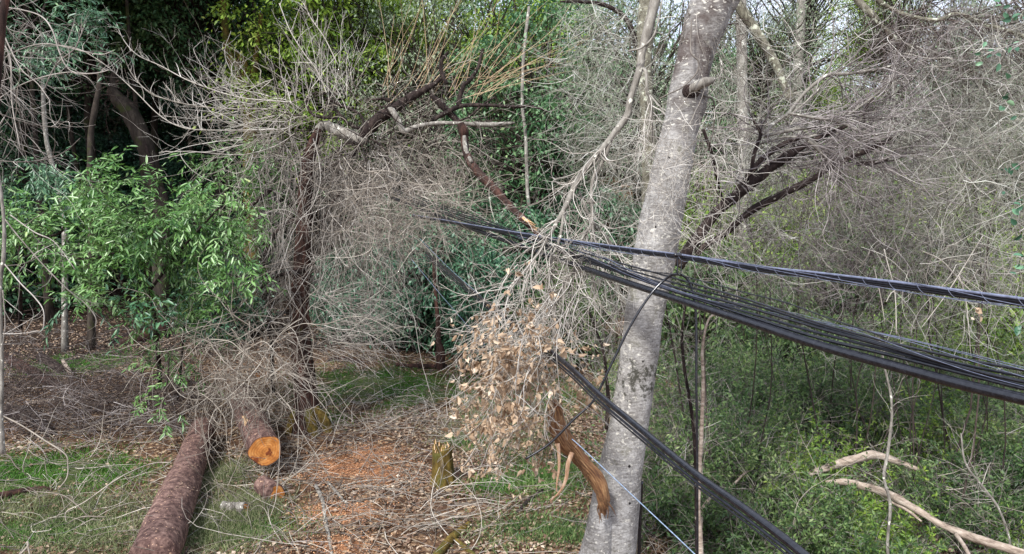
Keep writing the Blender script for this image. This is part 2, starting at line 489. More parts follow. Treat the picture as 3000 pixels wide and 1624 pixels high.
M['laurel'] = leafmat("laurel_leaf", [(0.0, "1c3f1a"), (0.3, "416d2e"), (0.6, "6c954b"), (0.85, "9eb984"), (1, "c2ca76")], .36, .25, .7, .5, 1.6)
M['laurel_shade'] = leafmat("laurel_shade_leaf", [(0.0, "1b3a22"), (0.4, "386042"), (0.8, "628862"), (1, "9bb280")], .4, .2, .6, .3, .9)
M['far_leaf'] = leafmat("far_leaf", [(0.0, "22442a"), (0.35, "436c45"), (0.7, "6c9160"), (1, "a3b67e")], .5, .25, .5, .5, .35)
M['yellow_leaf'] = leafmat("yellow_green_leaf", [(0.0, "416224"), (0.35, "729433"), (0.7, "a0b84a"), (1, "d0d884")], .5, .35, .4, .5, .35)
M['grey_leaf'] = leafmat("grey_green_leaf", [(0.0, "4a5a40"), (0.35, "76876a"), (0.7, "9dab8c"), (1, "c2caae")], .6, .35, .3, .5, .35)
M['dark_leaf'] = leafmat("dark_leaf", [(0.0, "1a3824"), (0.4, "385f47"), (0.8, "5f8a68"), (1, "9cb68a")], .45, .2, .5, .4, .5)
M['dry_leaf'] = leafmat("dry_leaf", [(0.0, "745c48"), (0.35, "a38a70"), (0.7, "c9b297"), (1, "e6d9c6")], .7, .3, .2, .3, 3)
M['shrub_leaf'] = leafmat("shrub_leaf", [(0.0, "1a2f19"), (0.35, "3c5831"), (0.7, "6c854c"), (1, "b0ba80")], .55, .3, .4, .5, .7)
M['lime_leaf'] = leafmat("lime_leaf", [(0.0, "3a5a22"), (0.4, "6c8e38"), (0.8, "a0b650"), (1, "d2d880")], .55, .35, .4, .5, .7)
M['grass'] = leafmat("grass_blade", [(0.0, "2a4c1a"), (0.35, "43702a"), (0.7, "5f8a38"), (1, "8c9f58")], .6, .3, .3, .4, .8)
M['dry_grass'] = leafmat("dull_grass", [(0.0, "4a5434"), (0.35, "6b7550"), (0.7, "8f936c"), (1, "b9b594")], .7, .3, .2, .4, .8)
M['litter'] = leafmat("litter_leaf", [(0.0, "3a2b24"), (0.3, "6b5446"), (0.6, "8a7562"), (0.85, "b09c86"), (1, "dccfbd")], .75, .1, .2, .25, .7)
M['chips'] = leafmat("sawdust_chip", [(0.0, "9c6a4a"), (0.5, "c08c66"), (1, "dbb08a")], .8, .1, .1, .2, 2)


def cable_mat(name, c, rough=.35, spec=.3):
    m, N, L, B = newmat(name)
    B.inputs['Specular IOR Level'].default_value = spec
    g = N.new("ShaderNodeNewGeometry")
    n = noise_tex(N, L, 40, 4, g.outputs["Position"])
    r = ramp(N, [(0.35, c), (0.75, tuple(min(1, x * 2.2 + .01) for x in c))]); L.new(n.outputs[0], r.inputs[0])
    L.new(r.outputs[0], B.inputs["Base Color"])
    mr = N.new("ShaderNodeMapRange"); mr.inputs[3].default_value = rough - .08; mr.inputs[4].default_value = rough + .15
    L.new(n.outputs[0], mr.inputs[0]); L.new(mr.outputs[0], B.inputs["Roughness"])
    return m


M['cable'] = cable_mat("black_sheath", (0.003, 0.0035, 0.006), .2, .6)
M['cable_worn'] = cable_mat("worn_sheath", (0.006, 0.007, 0.011), .33, .35)
M['wire'] = cable_mat("steel_strand", (0.08, 0.09, 0.13), .35, .5)
M['white_wire'] = cable_mat("pale_wire", (0.13, 0.17, 0.23), .4)


def cutface_mat():
    m, N, L, B = newmat("cut_wood_face")
    at = N.new("ShaderNodeAttribute"); at.attribute_name = "tc"
    g = N.new("ShaderNodeNewGeometry")
    sx = N.new("ShaderNodeSeparateXYZ"); L.new(at.outputs["Vector"], sx.inputs[0])
    n = noise_tex(N, L, 9, 5, g.outputs["Position"])
    r = ramp(N, [(0.3, "94591f"), (0.5, "bd7a35"), (0.75, "d9a463")]); L.new(n.outputs[0], r.inputs[0])
    n2 = noise_tex(N, L, 5.5, 3, g.outputs["Position"])
    rr = ramp(N, [(0.56, (0, 0, 0)), (0.6, (1, 1, 1))]); L.new(n2.outputs[0], rr.inputs[0])
    c = mix(N, L, r.outputs[0], srgb("6e2f0e"), rr.outputs[0])
    wv = N.new("ShaderNodeMath"); wv.operation = 'MULTIPLY'; wv.inputs[1].default_value = 160; L.new(sx.outputs[1], wv.inputs[0])
    sn = N.new("ShaderNodeMath"); sn.operation = 'SINE'; L.new(wv.outputs[0], sn.inputs[0])
    ab = N.new("ShaderNodeMath"); ab.operation = 'MULTIPLY_ADD'; ab.inputs[1].default_value = .22; ab.inputs[2].default_value = .25; L.new(sn.outputs[0], ab.inputs[0])
    c = mix(N, L, c, srgb("8a4a18"), ab.outputs[0])
    rim = ramp(N, [(0.93, (0, 0, 0)), (0.97, (1, 1, 1))]); L.new(sx.outputs[0], rim.inputs[0])
    c = mix(N, L, c, srgb("4a3024"), rim.outputs[0])
    L.new(c, B.inputs["Base Color"]); B.inputs["Roughness"].default_value = .75
    return m


M['cutface'] = cutface_mat()


def ground_mat():
    m, N, L, B = newmat("forest_floor")
    g = N.new("ShaderNodeNewGeometry"); pos = g.outputs["Position"]
    def attr(n):
        a = N.new("ShaderNodeAttribute"); a.attribute_name = n; return a.outputs["Fac"]
    n1 = noise_tex(N, L, 1.3, 8, pos, .7)
    soil = ramp(N, [(0.3, "2a1d16"), (0.5, "4d3829"), (0.65, "6b5342"), (0.8, "86705c")]); L.new(n1.outputs[0], soil.inputs[0])
    v = N.new("ShaderNodeTexVoronoi"); v.inputs["Scale"].default_value = 19; v.inputs["Randomness"].default_value = 1
    nd = noise_tex(N, L, 12, 3, pos); vm = N.new("ShaderNodeVectorMath"); vm.operation = 'MULTIPLY_ADD'; vm.inputs[1].default_value = (.12, .12, .12)
    L.new(nd.outputs[1], vm.inputs[0]); L.new(pos, vm.inputs[2]); L.new(vm.outputs[0], v.inputs["Vector"])
    s = N.new("ShaderNodeSeparateColor"); L.new(v.outputs["Color"], s.inputs[0])
    lr = ramp(N, [(0.0, "2f2019"), (0.3, "5c4332"), (0.6, "86694f"), (0.85, "ab8e70"), (0.97, "d3bf9f")]); L.new(s.outputs[0], lr.inputs[0])
    gt = ramp(N, [(0.35, (0, 0, 0)), (0.6, (.8, .8, .8))]); L.new(s.outputs[1], gt.inputs[0])
    c = mix(N, L, soil.outputs[0], lr.outputs[0], gt.outputs[0])
    n2 = noise_tex(N, L, 4, 6, pos, .7)
    def zone(c, name, colr, soft=.35):
        a = N.new("ShaderNodeMath"); a.operation = 'ADD'; L.new(attr(name), a.inputs[0])
        b = N.new("ShaderNodeMath"); b.operation = 'MULTIPLY_ADD'; b.inputs[1].default_value = 1.4; b.inputs[2].default_value = -.7
        L.new(n2.outputs[0], b.inputs[0]); L.new(b.outputs[0], a.inputs[1])
        rr = ramp(N, [(0.4, (0, 0, 0)), (0.4 + soft, (.9, .9, .9))]); L.new(a.outputs[0], rr.inputs[0])
        return mix(N, L, c, colr, rr.outputs[0])
    gr = ramp(N, [(0.3, "2b3a1e"), (0.6, "4a5c30"), (0.8, "75784e")]); L.new(n1.outputs[0], gr.inputs[0])
    c = zone(c, "green", gr.outputs[0])
    dr = ramp(N, [(0.3, "7c5238"), (0.6, "ad7c58"), (0.8, "c99a74")]); L.new(n2.outputs[0], dr.inputs[0])
    shade_ramp = ramp(N, [(0.3, "120d0b"), (0.6, "2a211b"), (0.8, "453a30")]); L.new(n2.outputs[0], shade_ramp.inputs[0])
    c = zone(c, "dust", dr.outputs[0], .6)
    c = zone(c, "duff", shade_ramp.outputs[0], .3)  # canopy shade painted into the soil colour of the left slope
    L.new(c, B.inputs["Base Color"]); B.inputs["Roughness"].default_value = .95; B.inputs["Specular IOR Level"].default_value = .15
    n3 = noise_tex(N, L, 22, 6, pos, .7)
    bp = N.new("ShaderNodeBump"); bp.inputs["Strength"].default_value = .9; bp.inputs["Distance"].default_value = .05
    L.new(n3.outputs[0], bp.inputs["Height"]); L.new(bp.outputs[0], B.inputs["Normal"])
    return m


M['ground'] = ground_mat()


# ------------------------------------------------------------------ objects and their descriptions
def tag(o, label=None, cat=None, group=None, kind=None):
    if label: o['label'] = label
    if cat: o['category'] = cat
    if group: o['group'] = group
    if kind: o['kind'] = kind
    return o


def empty(name, loc, label, cat, group=None):
    o = bpy.data.objects.new(name, None); col.objects.link(o); o.location = [float(q) for q in loc]
    o.empty_display_size = 0.2
    return tag(o, label, cat, group)


def part(name, mb, mat, parent, smooth=False, label=None, base=None):
    """one mesh under its thing; verts are in world space, the thing's own place is taken off"""
    off = np.zeros(3); p = parent
    while p is not None:
        off = off + np.array(p.location); p = p.parent
    me = mb.mesh(name, off, smooth)
    me.materials.append(M[mat])
    o = bpy.data.objects.new(name, me); col.objects.link(o); o.parent = parent
    if label: o['label'] = label
    return o


def solo(name, mb, mat, label=None, cat=None, group=None, kind=None, smooth=False):
    v = mb.verts(); base = np.array([v[:, 0].mean(), v[:, 1].mean(), v[:, 2].min()])
    me = mb.mesh(name, base, smooth); me.materials.append(M[mat])
    o = bpy.data.objects.new(name, me); col.objects.link(o); o.location = [float(q) for q in base]
    return tag(o, label, cat, group, kind)


# ------------------------------------------------------------------ the ground: one sheet to the horizon
def zones():
    out = {}
    def blob(px, py, rx, ry):
        c = G(px, py); return c[0], c[1], rx, ry
    out['green'] = [blob(60, 1400, 1.5, 1.1), blob(240, 1385, 1.4, .8), blob(120, 1560, 1.3, .5), blob(1080, 1130, 1.5, 1.6), blob(1200, 1150, 1.3, 1.2), blob(940, 1230, .5, .4),
                    blob(1450, 1420, .5, .5), blob(1600, 1400, .6, .8), blob(1380, 1290, .5, .4), blob(240, 1070, 1.4, 1.2), blob(1500, 1150, 1.4, 1.5), blob(700, 1560, .8, .5)]
    out['dust'] = [blob(1020, 1370, .95, .65), blob(990, 1500, .75, .45), blob(1130, 1400, .5, .4), blob(1000, 1600, .5, .3), blob(1080, 1330, .5, .5)]
    return out


Z = zones()


def zval(name, x, y):
    r = np.zeros_like(x)
    for cx, cy, rx, ry in Z[name]:
        r = np.maximum(r, np.exp(-(((x - cx) / rx) ** 2 + ((y - cy) / ry) ** 2)))
    return r


def build_ground():
    xs = np.concatenate([-np.geomspace(900, 22, 24)[:-1], np.linspace(-22, 22, 260), np.geomspace(22, 900, 24)[1:]])
    ys = np.concatenate([-np.geomspace(600, 3, 14)[:-1], np.linspace(-3, 46, 300), np.geomspace(46, 1500, 40)[1:]])
    X, Y = np.meshgrid(xs, ys, indexing='ij')
    Zz = T(X, Y)
    v = np.stack([X, Y, Zz], -1).reshape(-1, 3)
    nx, ny = len(xs), len(ys)
    i = np.arange(nx - 1)[:, None] * ny + np.arange(ny - 1)[None]
    f = np.stack([i, i + ny, i + ny + 1, i + 1], -1)
    mb = MB(); mb.add(v, f)
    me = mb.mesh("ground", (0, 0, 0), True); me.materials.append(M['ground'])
    right = sstep(1.5, 5, v[:, 0] - .05 * v[:, 1]) * .42
    for nme, extra in (("green", right), ("dust", 0)):
        a = me.attributes.new(nme, 'FLOAT', 'POINT')
        a.data.foreach_set("value", np.maximum(zval(nme, v[:, 0], v[:, 1]), extra).astype(np.float32))
    a = me.attributes.new("duff", 'FLOAT', 'POINT')  # mask for the painted shade on the wooded slope at the left
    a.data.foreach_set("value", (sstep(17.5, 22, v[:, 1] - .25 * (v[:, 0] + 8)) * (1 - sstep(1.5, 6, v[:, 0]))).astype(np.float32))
    o = bpy.data.objects.new("ground", me); col.objects.link(o)
    tag(o, "uneven leaf strewn forest floor rising to a wooded slope", None, None, 'structure')


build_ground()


def scatter(n, y0, y1, half=.78, r=rng, power=1.0):
    """random ground points within the view cone"""
    y = y0 + (y1 - y0) * r.uniform(0, 1, n) ** power
    x = r.uniform(-half, half, n) * y
    return x, y


def build_litter():
    r = np.random.default_rng(21)
    x, y = scatter(190000, 8, 27, .8, r, .9)
    dens = 0.42 + .4 * noise(np.stack([x, y, 0 * x], -1), .9) + .25 * noise(np.stack([x, y, 0 * x], -1), 3)
    keep = r.uniform(0, 1, len(x)) < np.clip(dens - .75 * zval('green', x, y) - .35 * zval('dust', x, y), .08, 1)
    x, y = x[keep], y[keep]; n = len(x)
    pos = np.stack([x, y, T(x, y) + r.uniform(.005, .05, n)], -1)
    a = r.uniform(0, 6.28, n); d = np.stack([np.cos(a), np.sin(a), r.normal(0, .3, n)], -1)
    up = np.stack([r.normal(0, .45, n), r.normal(0, .45, n), np.ones(n)], -1)
    mb = MB(); L = r.uniform(.035, .095, n)
    leaves(mb, pos, d, up, L, L * r.uniform(.4, .8, n), bend=.12)
    solo("leaf_litter", mb, 'litter', "dry brown and tan leaves strewn over the forest floor", "leaf litter", kind='stuff')
    # sawdust chips
    mb = MB(); pts = []
    for cx, cy, rx, ry in Z['dust']:
        k = int(4200 * rx * ry); pts.append(np.stack([cx + r.normal(0, rx * .7, k), cy + r.normal(0, ry * .7, k)], -1))
    q = np.concatenate(pts); n = len(q)
    pos = np.stack([q[:, 0], q[:, 1], T(q[:, 0], q[:, 1]) + r.uniform(.004, .02, n)], -1)
    a = r.uniform(0, 6.28, n); d = np.stack([np.cos(a), np.sin(a), r.normal(0, .2, n)], -1)
    leaves(mb, pos, d, np.array([[0, 0, 1.0]]) + r.normal(0, .3, (n, 3)), r.uniform(.015, .04, n), r.uniform(.01, .02, n))
    solo("sawdust", mb, 'chips', "orange sawdust and wood chips scattered over the middle of the clearing", "sawdust", kind='stuff')


build_litter()


def blades(mb, x, y, h, wd, r, lean=.5):
    n = len(x); pos = np.stack([x, y, T(x, y) - .01], -1)
    d = np.stack([r.normal(0, lean, n), r.normal(0, lean, n), np.ones(n)], -1)
    leaves(mb, pos, d, r.normal(size=(n, 3)), h * r.uniform(.5, 1.3, n), wd, bend=.25)


def build_grass():
    r = np.random.default_rng(22)
    mb = MB()
    for cx, cy, rx, ry in Z['green']:
        k = int(5200 * rx * ry)
        q = np.stack([cx + r.normal(0, rx * .6, k), cy + r.normal(0, ry * .6, k)], -1)
        q = q[noise(np.concatenate([q, 0 * q[:, :1]], 1), 1.8) > -.35]
        blades(mb, q[:, 0], q[:, 1], .075, .012, r)
    solo("grass", mb, 'grass', "fresh green grass in low patches on the clearing floor", "grass", kind='stuff')
    mb = MB()
    for px, py, rx, ry, k in ((350, 1570, 1.3, .7, 5500), (700, 1500, .45, .5, 4500), (620, 1570, .8, .5, 3000), (150, 1500, 1.5, .5, 5000), (1450, 1250, .8, 1, 4000), (640, 1400, .4, .5, 4000)):
        c = G(px, py)
        blades(mb, c[0] + r.normal(0, rx * .7, k), c[1] + r.normal(0, ry * .7, k), .14, .01, r, .8)
    solo("dull_grass", mb, 'dry_grass', "dull grey green weeds and dry grass beside the fallen trunk", "weeds", kind='stuff')


build_grass()


def build_ground_twigs():
    r = np.random.default_rng(23)
    mb = MB()
    x, y = scatter(5200, 8.5, 26, .78, r, .85)
    d = np.stack([r.normal(size=5200), r.normal(size=5200), r.normal(0, .08, 5200)], -1)
    s = np.stack([x, y, T(x, y) + r.uniform(.01, .07, 5200)], -1)
    p = grow(s, d, r.uniform(.15, .9, 5200), 6, .12, 0, r)
    p[..., 2] = np.maximum(p[..., 2], T(p[..., 0], p[..., 1]) + .01)
    tubes(mb, p, taper(len(p), 6, r.uniform(.002, .0055, len(p)), .4), 3)
    solo("twig_litter", mb, 'twig_brown', "thin dark fallen twigs lying all over the leaf litter", "twigs", kind='stuff')
    # long pale curved runners over the clearing
    mb = MB()
    n = 430
    c = np.array([G(px, py) for px, py in zip(np.where(np.arange(n) < 270, r.uniform(650, 1500, n), r.uniform(-20, 900, n)), r.uniform(1230, 1620, n))])
    d = np.stack([r.normal(size=n), r.normal(0, .7, n), r.uniform(0, .25, n)], -1)
    p = grow(c + [0, 0, .03], d, r.uniform(.7, 2.4, n), 12, .15, .04, r)
    p[..., 2] = np.maximum(p[..., 2], T(p[..., 0], p[..., 1]) + .015)
    rd = taper(n, 12, r.uniform(.004, .009, n), .4)
    tubes(mb, p, rd, 3)
    s, dd, rr = spawn(p, rd, 900, .1, .9, 50, r)
    p2 = grow(s, dd, r.uniform(.15, .6, 900), 6, .15, .03, r)
    p2[..., 2] = np.maximum(p2[..., 2], T(p2[..., 0], p2[..., 1]) + .01)
    tubes(mb, p2, taper(900, 6, rr * .7, .4), 3)
    solo("fallen_twigs", mb, 'twig_straw', "long pale curving dead twigs tangled over the sawdust and leaf litter", "twigs", kind='stuff')


build_ground_twigs()


# ------------------------------------------------------------------ the near white-barked tree
def build_main_tree():
    D = 6.3
    c = P(1690, 1760, D)
    base = onground(c[0] - .25, c[1] + .15)
    t = empty("pale_tree", base, "big leaning pale barked tree in the foreground with a dark knot", "tree")
    pts = [(1712, 1990, D - .15, 200), (1722, 1850, D - .1, 190), (1748, 1720, D - .05, 176), (1783, 1624, D, 160), (1795, 1540, D, 148), (1806, 1450, D, 138),
           (1822, 1350, D, 124), (1843, 1240, D, 114), (1866, 1090, D, 114), (1884, 950, D, 114), (1906, 820, D, 118), (1926, 700, D, 124), (1950, 570, D, 118),
           (1977, 450, D, 112), (2000, 350, D, 106), (2012, 300, D, 112), (2024, 220, D, 106), (2045, 130, D, 110), (2072, 50, D, 124), (2095, -30, D, 120), (2120, -150, D, 105), (2150, -330, D, 90), (2190, -600, D, 60)]
    a = np.array([list(P(x, y, d)) + [w_ * .5 * d / F_PX] for x, y, d, w_ in pts])
    a = np.concatenate([[list(base - [0.0, 0, .25]) + [.34]], [list(base + [.02, 0, .25]) + [.29]], a[2:]])
    s = smooth_path(a, 9)
    mb = MB(); tubes(mb, s[:, :3], s[:, 3], 40, True, .035, 5.0)
    part('trunk', mb, 'pale_bark', t, True)
    # upper forks
    mb = MB(); limb(mb, [(2068, 80, D, 70), (2110, 30, D, 74), (2150, -40, D - .05, 70), (2200, -150, D - .1, 60), (2280, -330, D - .2, 45)], 20, 8, .03, rf=5)
    part('limb', mb, 'pale_bark', t, True)
    # buttress on the left at the foot (the side the limb tore from)
    mb = MB(); limb(mb, [(1790, 1470, D - .12, 26), (1770, 1510, D - .14, 60), (1752, 1580, D - .16, 84), (1742, 1660, D - .16, 104), (1728, 1800, D - .2, 120)], 22, 7, .05, rf=5)
    part('bulge', mb, 'pale_bark', t, True)
    # knot collar and the stub that grows from it
    kc = P(2024, 268, D - .16); mb = MB()
    for rr, tr, k in ((.055, .016, 0), (.034, .014, 1)):
        a_ = np.linspace(0, 2 * math.pi, 25)
        ring = kc + np.stack([np.cos(a_) * rr * 1.15, -.012 - .012 * k + 0 * a_, np.sin(a_) * rr * .8], -1)
        tubes(mb, ring, np.full(25, tr), 8, False, .12, 20)
    part('knot', mb, 'dark_bark', t, True)
    mb = MB(); limb(mb, [(2022, 270, D - .15, 22), (2036, 255, D - .2, 30), (2056, 245, D - .22, 30), (2078, 238, D - .22, 24), (2092, 230, D - .2, 12)], 14, 6, .16, rf=14)
    part('stub', mb, 'grey_limb', t, True)
    # fine twigs on the trunk
    r = np.random.default_rng(31); mb = MB()
    st = Pn(r.uniform(2000, 2110, 26), r.uniform(-30, 120, 26), D - .1)
    twigs(mb, st, np.stack([r.normal(.2, .5, 26), r.normal(0, .3, 26), -np.ones(26)], -1), 1.0, .004, 9, .14, .1, r, 3, 1)
    for q in ([(2026, 60, D - .25, 5), (2024, 150, D - .3, 5), (2046, 180, D - .3, 5), (2040, 215, D - .3, 5), (2000, 255, D - .3, 4), (1960, 275, D - .28, 4), (1930, 290, D - .25, 3)],
              [(2060, 280, D - .15, 6), (2092, 300, D - .1, 5), (2090, 380, D, 4), (2080, 420, D, 3)]):
        limb(mb, q, 5, 6, 0)
    part('twigs', mb, 'twig_grey', t)
    return D


MAIN_D = build_main_tree()


# ------------------------------------------------------------------ torn limb hanging at the trunk with its dry leaves
def build_torn_limb():
    D = 5.95
    b = P(1768, 1490, D)
    t = empty("torn_limb", (b[0], b[1], b[2]), "torn splintered brown limb with dry tan leaves leaning against the pale tree's foot", "broken limb")
    mb = MB(); limb(mb, [(1772, 1505, D + .05, 10), (1766, 1488, D, 26), (1768, 1462, D, 40), (1757, 1425, D, 46), (1738, 1392, D, 48), (1712, 1360, D, 48), (1688, 1330, D, 48), (1664, 1300, D, 52), (1644, 1268, D, 56), (1632, 1240, D, 50), (1628, 1205, D, 40), (1622, 1170, D, 20)], 18, 7, .16, rf=12)
    part('heartwood', mb, 'raw_wood', t, True)
    mb = MB(); limb(mb, [(1745, 1398, D + .05, 20), (1718, 1358, D + .06, 30), (1690, 1316, D + .06, 30), (1665, 1276, D + .05, 26), (1648, 1240, D + .05, 24), (1637, 1200, D + .08, 22), (1630, 1150, D + .1, 16)], 12, 6, .12, rf=12)
    part('bark', mb, 'lichen_bark', t, True)
    # long splinters along the torn face
    r = np.random.default_rng(33); mb = MB()
    for k in range(34):
        u = r.uniform(0, 1); px = 1625 + 135 * u + r.uniform(-9, 9); py = 1250 + 200 * u + r.uniform(-9, 9)
        limb(mb, [(px, py, D - .02 - .02 * r.random(), 4), (px + 18 + r.uniform(-3, 6), py + 30, D - .05, 3), (px + 40 + r.uniform(-8, 8), py + 62 + r.uniform(-6, 6), D - .06, 1)], 4, 3, 0)
    for k in range(16):
        x, y = (1766 + r.uniform(-14, 12), 1484 + r.uniform(-12, 6)) if k % 2 else (1628 + r.uniform(-22, 18), 1215 + r.uniform(-10, 20)); sg = 1 if k % 2 else -1
        limb(mb, [(x, y, D - .03, 5), (x + r.uniform(-4, 8) * sg, y + 20 * sg, D - .04, 4), (x + r.uniform(-6, 16) * sg, y + r.uniform(32, 56) * sg, D - .05, .6)], 4, 3, 0)
    part('splinters', mb, 'raw_wood', t)
    # two hanging strips of torn wood
    for pl, wd in ((([1676, 1326], [1664, 1360], [1660, 1395], [1650, 1425], [1634, 1448], [1618, 1462], [1612, 1470]), 14), (([1634, 1300], [1638, 1340], [1637, 1380], [1632, 1410], [1630, 1440]), 11)):
        mb = MB(); ctr = np.array([P(x, y, D - .12 - .02 * (i % 2)) for i, (x, y) in enumerate(pl)]); s = smooth_path(ctr, 6)
        wv = np.linspace(1.0, .25, len(s)) * wd * .5 * D / F_PX
        n_ = nrm(np.cross(np.gradient(s, axis=0), [0, 1, .3])) * wv[:, None]; th = np.array([0, .005, 0])
        ring = np.stack([s - n_ - th, s + n_ - th * .3, s + n_ + th, s - n_ + th * .3], 1); K = len(s)
        i = np.arange(K - 1)[:, None] * 4; q = np.arange(4)[None]; q2 = (q + 1) % 4
        mb.add(ring, np.stack([i + q, i + q2, i + 4 + q2, i + 4 + q], -1))
        part('wood_strip', mb, 'strip_wood', t)
    # twig crown with dry leaves
    mb = MB(); r = np.random.default_rng(34); n = 110
    st = Pn(r.uniform(1440, 1640, n), r.uniform(860, 1230, n), D - .35 + r.normal(0, .3, n))
    d = np.stack([r.normal(-.5, .45, n), r.normal(-.05, .35, n), r.normal(-.6, .45, n)], -1)
    ps = twigs(mb, st, d, .7, .0045, 9, .2, .05, r, 4, 1.2, kl=.42)
    n = 30
    st = Pn(r.uniform(1480, 1700, n), r.uniform(760, 980, n), D - .4 + r.normal(0, .25, n))
    ps2 = twigs(mb, st, np.stack([r.normal(-.25, .5, n), r.normal(0, .3, n), -np.ones(n)], -1), .9, .004, 9, .2, .05, r, 4, 1.2, kl=.42)
    part('twigs', mb, 'twig_white', t)
    lm = MB()
    for p, k in ((ps[1], 450), (ps[2], 700), (ps2[1], 260), (ps2[2], 320)):
        s, dd, _ = spawn(p, np.ones(p.shape[:2]), k, .4, 1, 50, r)
        c = (s - CAM) @ FW; px = ((s - CAM) @ RT) / c * F_PX + 1500; py = 812 - ((s - CAM) @ UP) / c * F_PX
        keep = (py > 760) & (py < 1500) & (px > 1340 + r.normal(0, 45, k)) & (px < 1780) & ~((px > 1585 + (py - 1180) * .25) & (py > 1190)) & (r.uniform(0, 1, k) < np.clip((py - 700) / 420, .12, 1))
        s, dd = s[keep], dd[keep]; m = len(s); L = r.uniform(.022, .065, m)
        s = np.concatenate([s, s + r.normal(0, .02, s.shape)]); dd = np.concatenate([dd, dd + r.normal(0, .7, dd.shape)]); L = np.concatenate([L, L * r.uniform(.5, 1.1, m)]); m = len(s)
        leaves(lm, s, dd + [0, 0, -.5], r.normal(size=(m, 3)), L, L * r.uniform(.35, .8, m), True, .8, .5)
    part('dry_leaves', lm, 'dry_leaf', t)


build_torn_limb()


# ------------------------------------------------------------------ grey hanging branch over the cables
def build_hanging_branch():
    D = 6.6
    t = empty("hanging_branch", P(1922, 0, D), "long smooth grey forked branch hanging down over the cables just left of the pale tree", "branch")
    mb = MB()
    P1 = limb(mb, [(1950, -160, D, 34), (1932, -60, D, 32), (1920, 0, D, 30), (1905, 60, D, 30), (1896, 100, D, 30), (1882, 145, D, 24), (1876, 195, D, 22), (1862, 241, D, 20), (1845, 297, D, 18), (1836, 341, D, 20), (1794, 398, D, 18), (1754, 450, D, 18), (1705, 506, D, 18), (1677, 560, D, 18),
                   (1655, 608, D, 14), (1630, 655, D, 12), (1610, 692, D - .05, 10), (1573, 748, D - .1, 9), (1520, 817, D - .15, 7), (1452, 894, D - .2, 6), (1408, 946, D - .2, 4)], 14, 6, .05)
    P2 = limb(mb, [(1800, 395, D, 11), (1786, 418, D, 12), (1774, 458, D, 11), (1740, 520, D, 10), (1733, 560, D, 10), (1733, 653, D, 10), (1707, 697, D - .05, 9), (1697, 773, D - .1, 8), (1661, 817, D - .12, 7), (1625, 874, D - .15, 6), (1553, 916, D - .15, 5), (1490, 1000, D - .2, 4), (1440, 1060, D - .2, 3)], 10, 6, .05)
    P3 = limb(mb, [(1733, 650, D, 9), (1749, 729, D - .05, 8), (1753, 777, D - .1, 7), (1786, 809, D - .1, 6), (1822, 882, D - .1, 5), (1858, 946, D - .1, 3)], 8, 6, .05)
    P4 = limb(mb, [(1655, 600, D, 8), (1640, 700, D - .03, 9), (1617, 760, D - .05, 9), (1609, 850, D - .1, 7), (1625, 950, D - .1, 5), (1620, 1060, D - .1, 3)], 8, 6, .05)
    P5 = limb(mb, [(1697, 560, D + .1, 7), (1730, 640, D + .1, 9), (1777, 697, D + .1, 10), (1818, 761, D + .12, 8), (1830, 800, D + .12, 4)], 8, 6, .05)
    P6 = limb(mb, [(1880, 195, D, 12), (1893, 215, D - .03, 10), (1896, 260, D - .05, 9), (1908, 320, D - .05, 7), (1912, 400, D, 5), (1908, 480, D, 3)], 8, 6, .05)
    P7 = limb(mb, [(1840, 150, D - .1, 5), (1880, 140, D - .15, 6), (1912, 110, D - .15, 6), (1926, 70, D - .12, 5), (1940, 0, D - .1, 4)], 6, 5, .05)
    part('limb', mb, 'grey_limb', t, True)
    mb = MB(); r = np.random.default_rng(41)
    for (c, rad), n, lo in ((P1, 52, .5), (P2, 60, .35), (P3, 22, .1), (P4, 30, .3), (P5, 10, .2), (P6, 12, .3)):
        s, dd, rr = spawn(c, rad, n, lo, 1, 42, r)
        twigs(mb, s, dd + [0, 0, -.25], .95, np.clip(rr * .6, .0035, .007), 13, .2, .05, r, 3.6, .9, kl=.42, ang=55, curl=.4)
    n = 26
    st = Pn(r.uniform(1560, 1740, n), r.uniform(660, 760, n), D - .1)
    twigs(mb, st, r.normal(size=(n, 3)) + [0, 0, -.2], .6, .004, 8, .25, .05, r, 4, 1)
    part('twigs', mb, 'twig_white', t)


build_hanging_branch()


# ------------------------------------------------------------------ cables
def inv(x, x0, i0, x1, i1):
    return 1.0 / (i0 + (i1 - i0) * (x - x0) / (x1 - x0))


def cable(name, pts, depth, width_m, mat, label, cat="cable", group=None, sides=12, wiggle=0.0, seed=0, mb=None, per=10, rough=0):
    own = mb is None
    mb = mb or MB()
    c = np.array([P(x, y, depth(x, y)) for x, y in pts])
    s = smooth_path(c, per)
    if wiggle:
        s = s + wiggle * np.stack([noise(s + seed * 3.1 + i * 7, 1.2) for i in range(3)], -1)
    tubes(mb, s, np.full(len(s), width_m * .5), sides, True, rough, 30)
    if own:
        return solo(name, mb, mat, label, cat, group, smooth=True), s
    return None, s


def dA(x, y): return 1 / max(.04, .333 - (3000 - x) * .000135)
def dL(x, y): return 1 / max(.05, .36 - (2350 - x) * .00024)


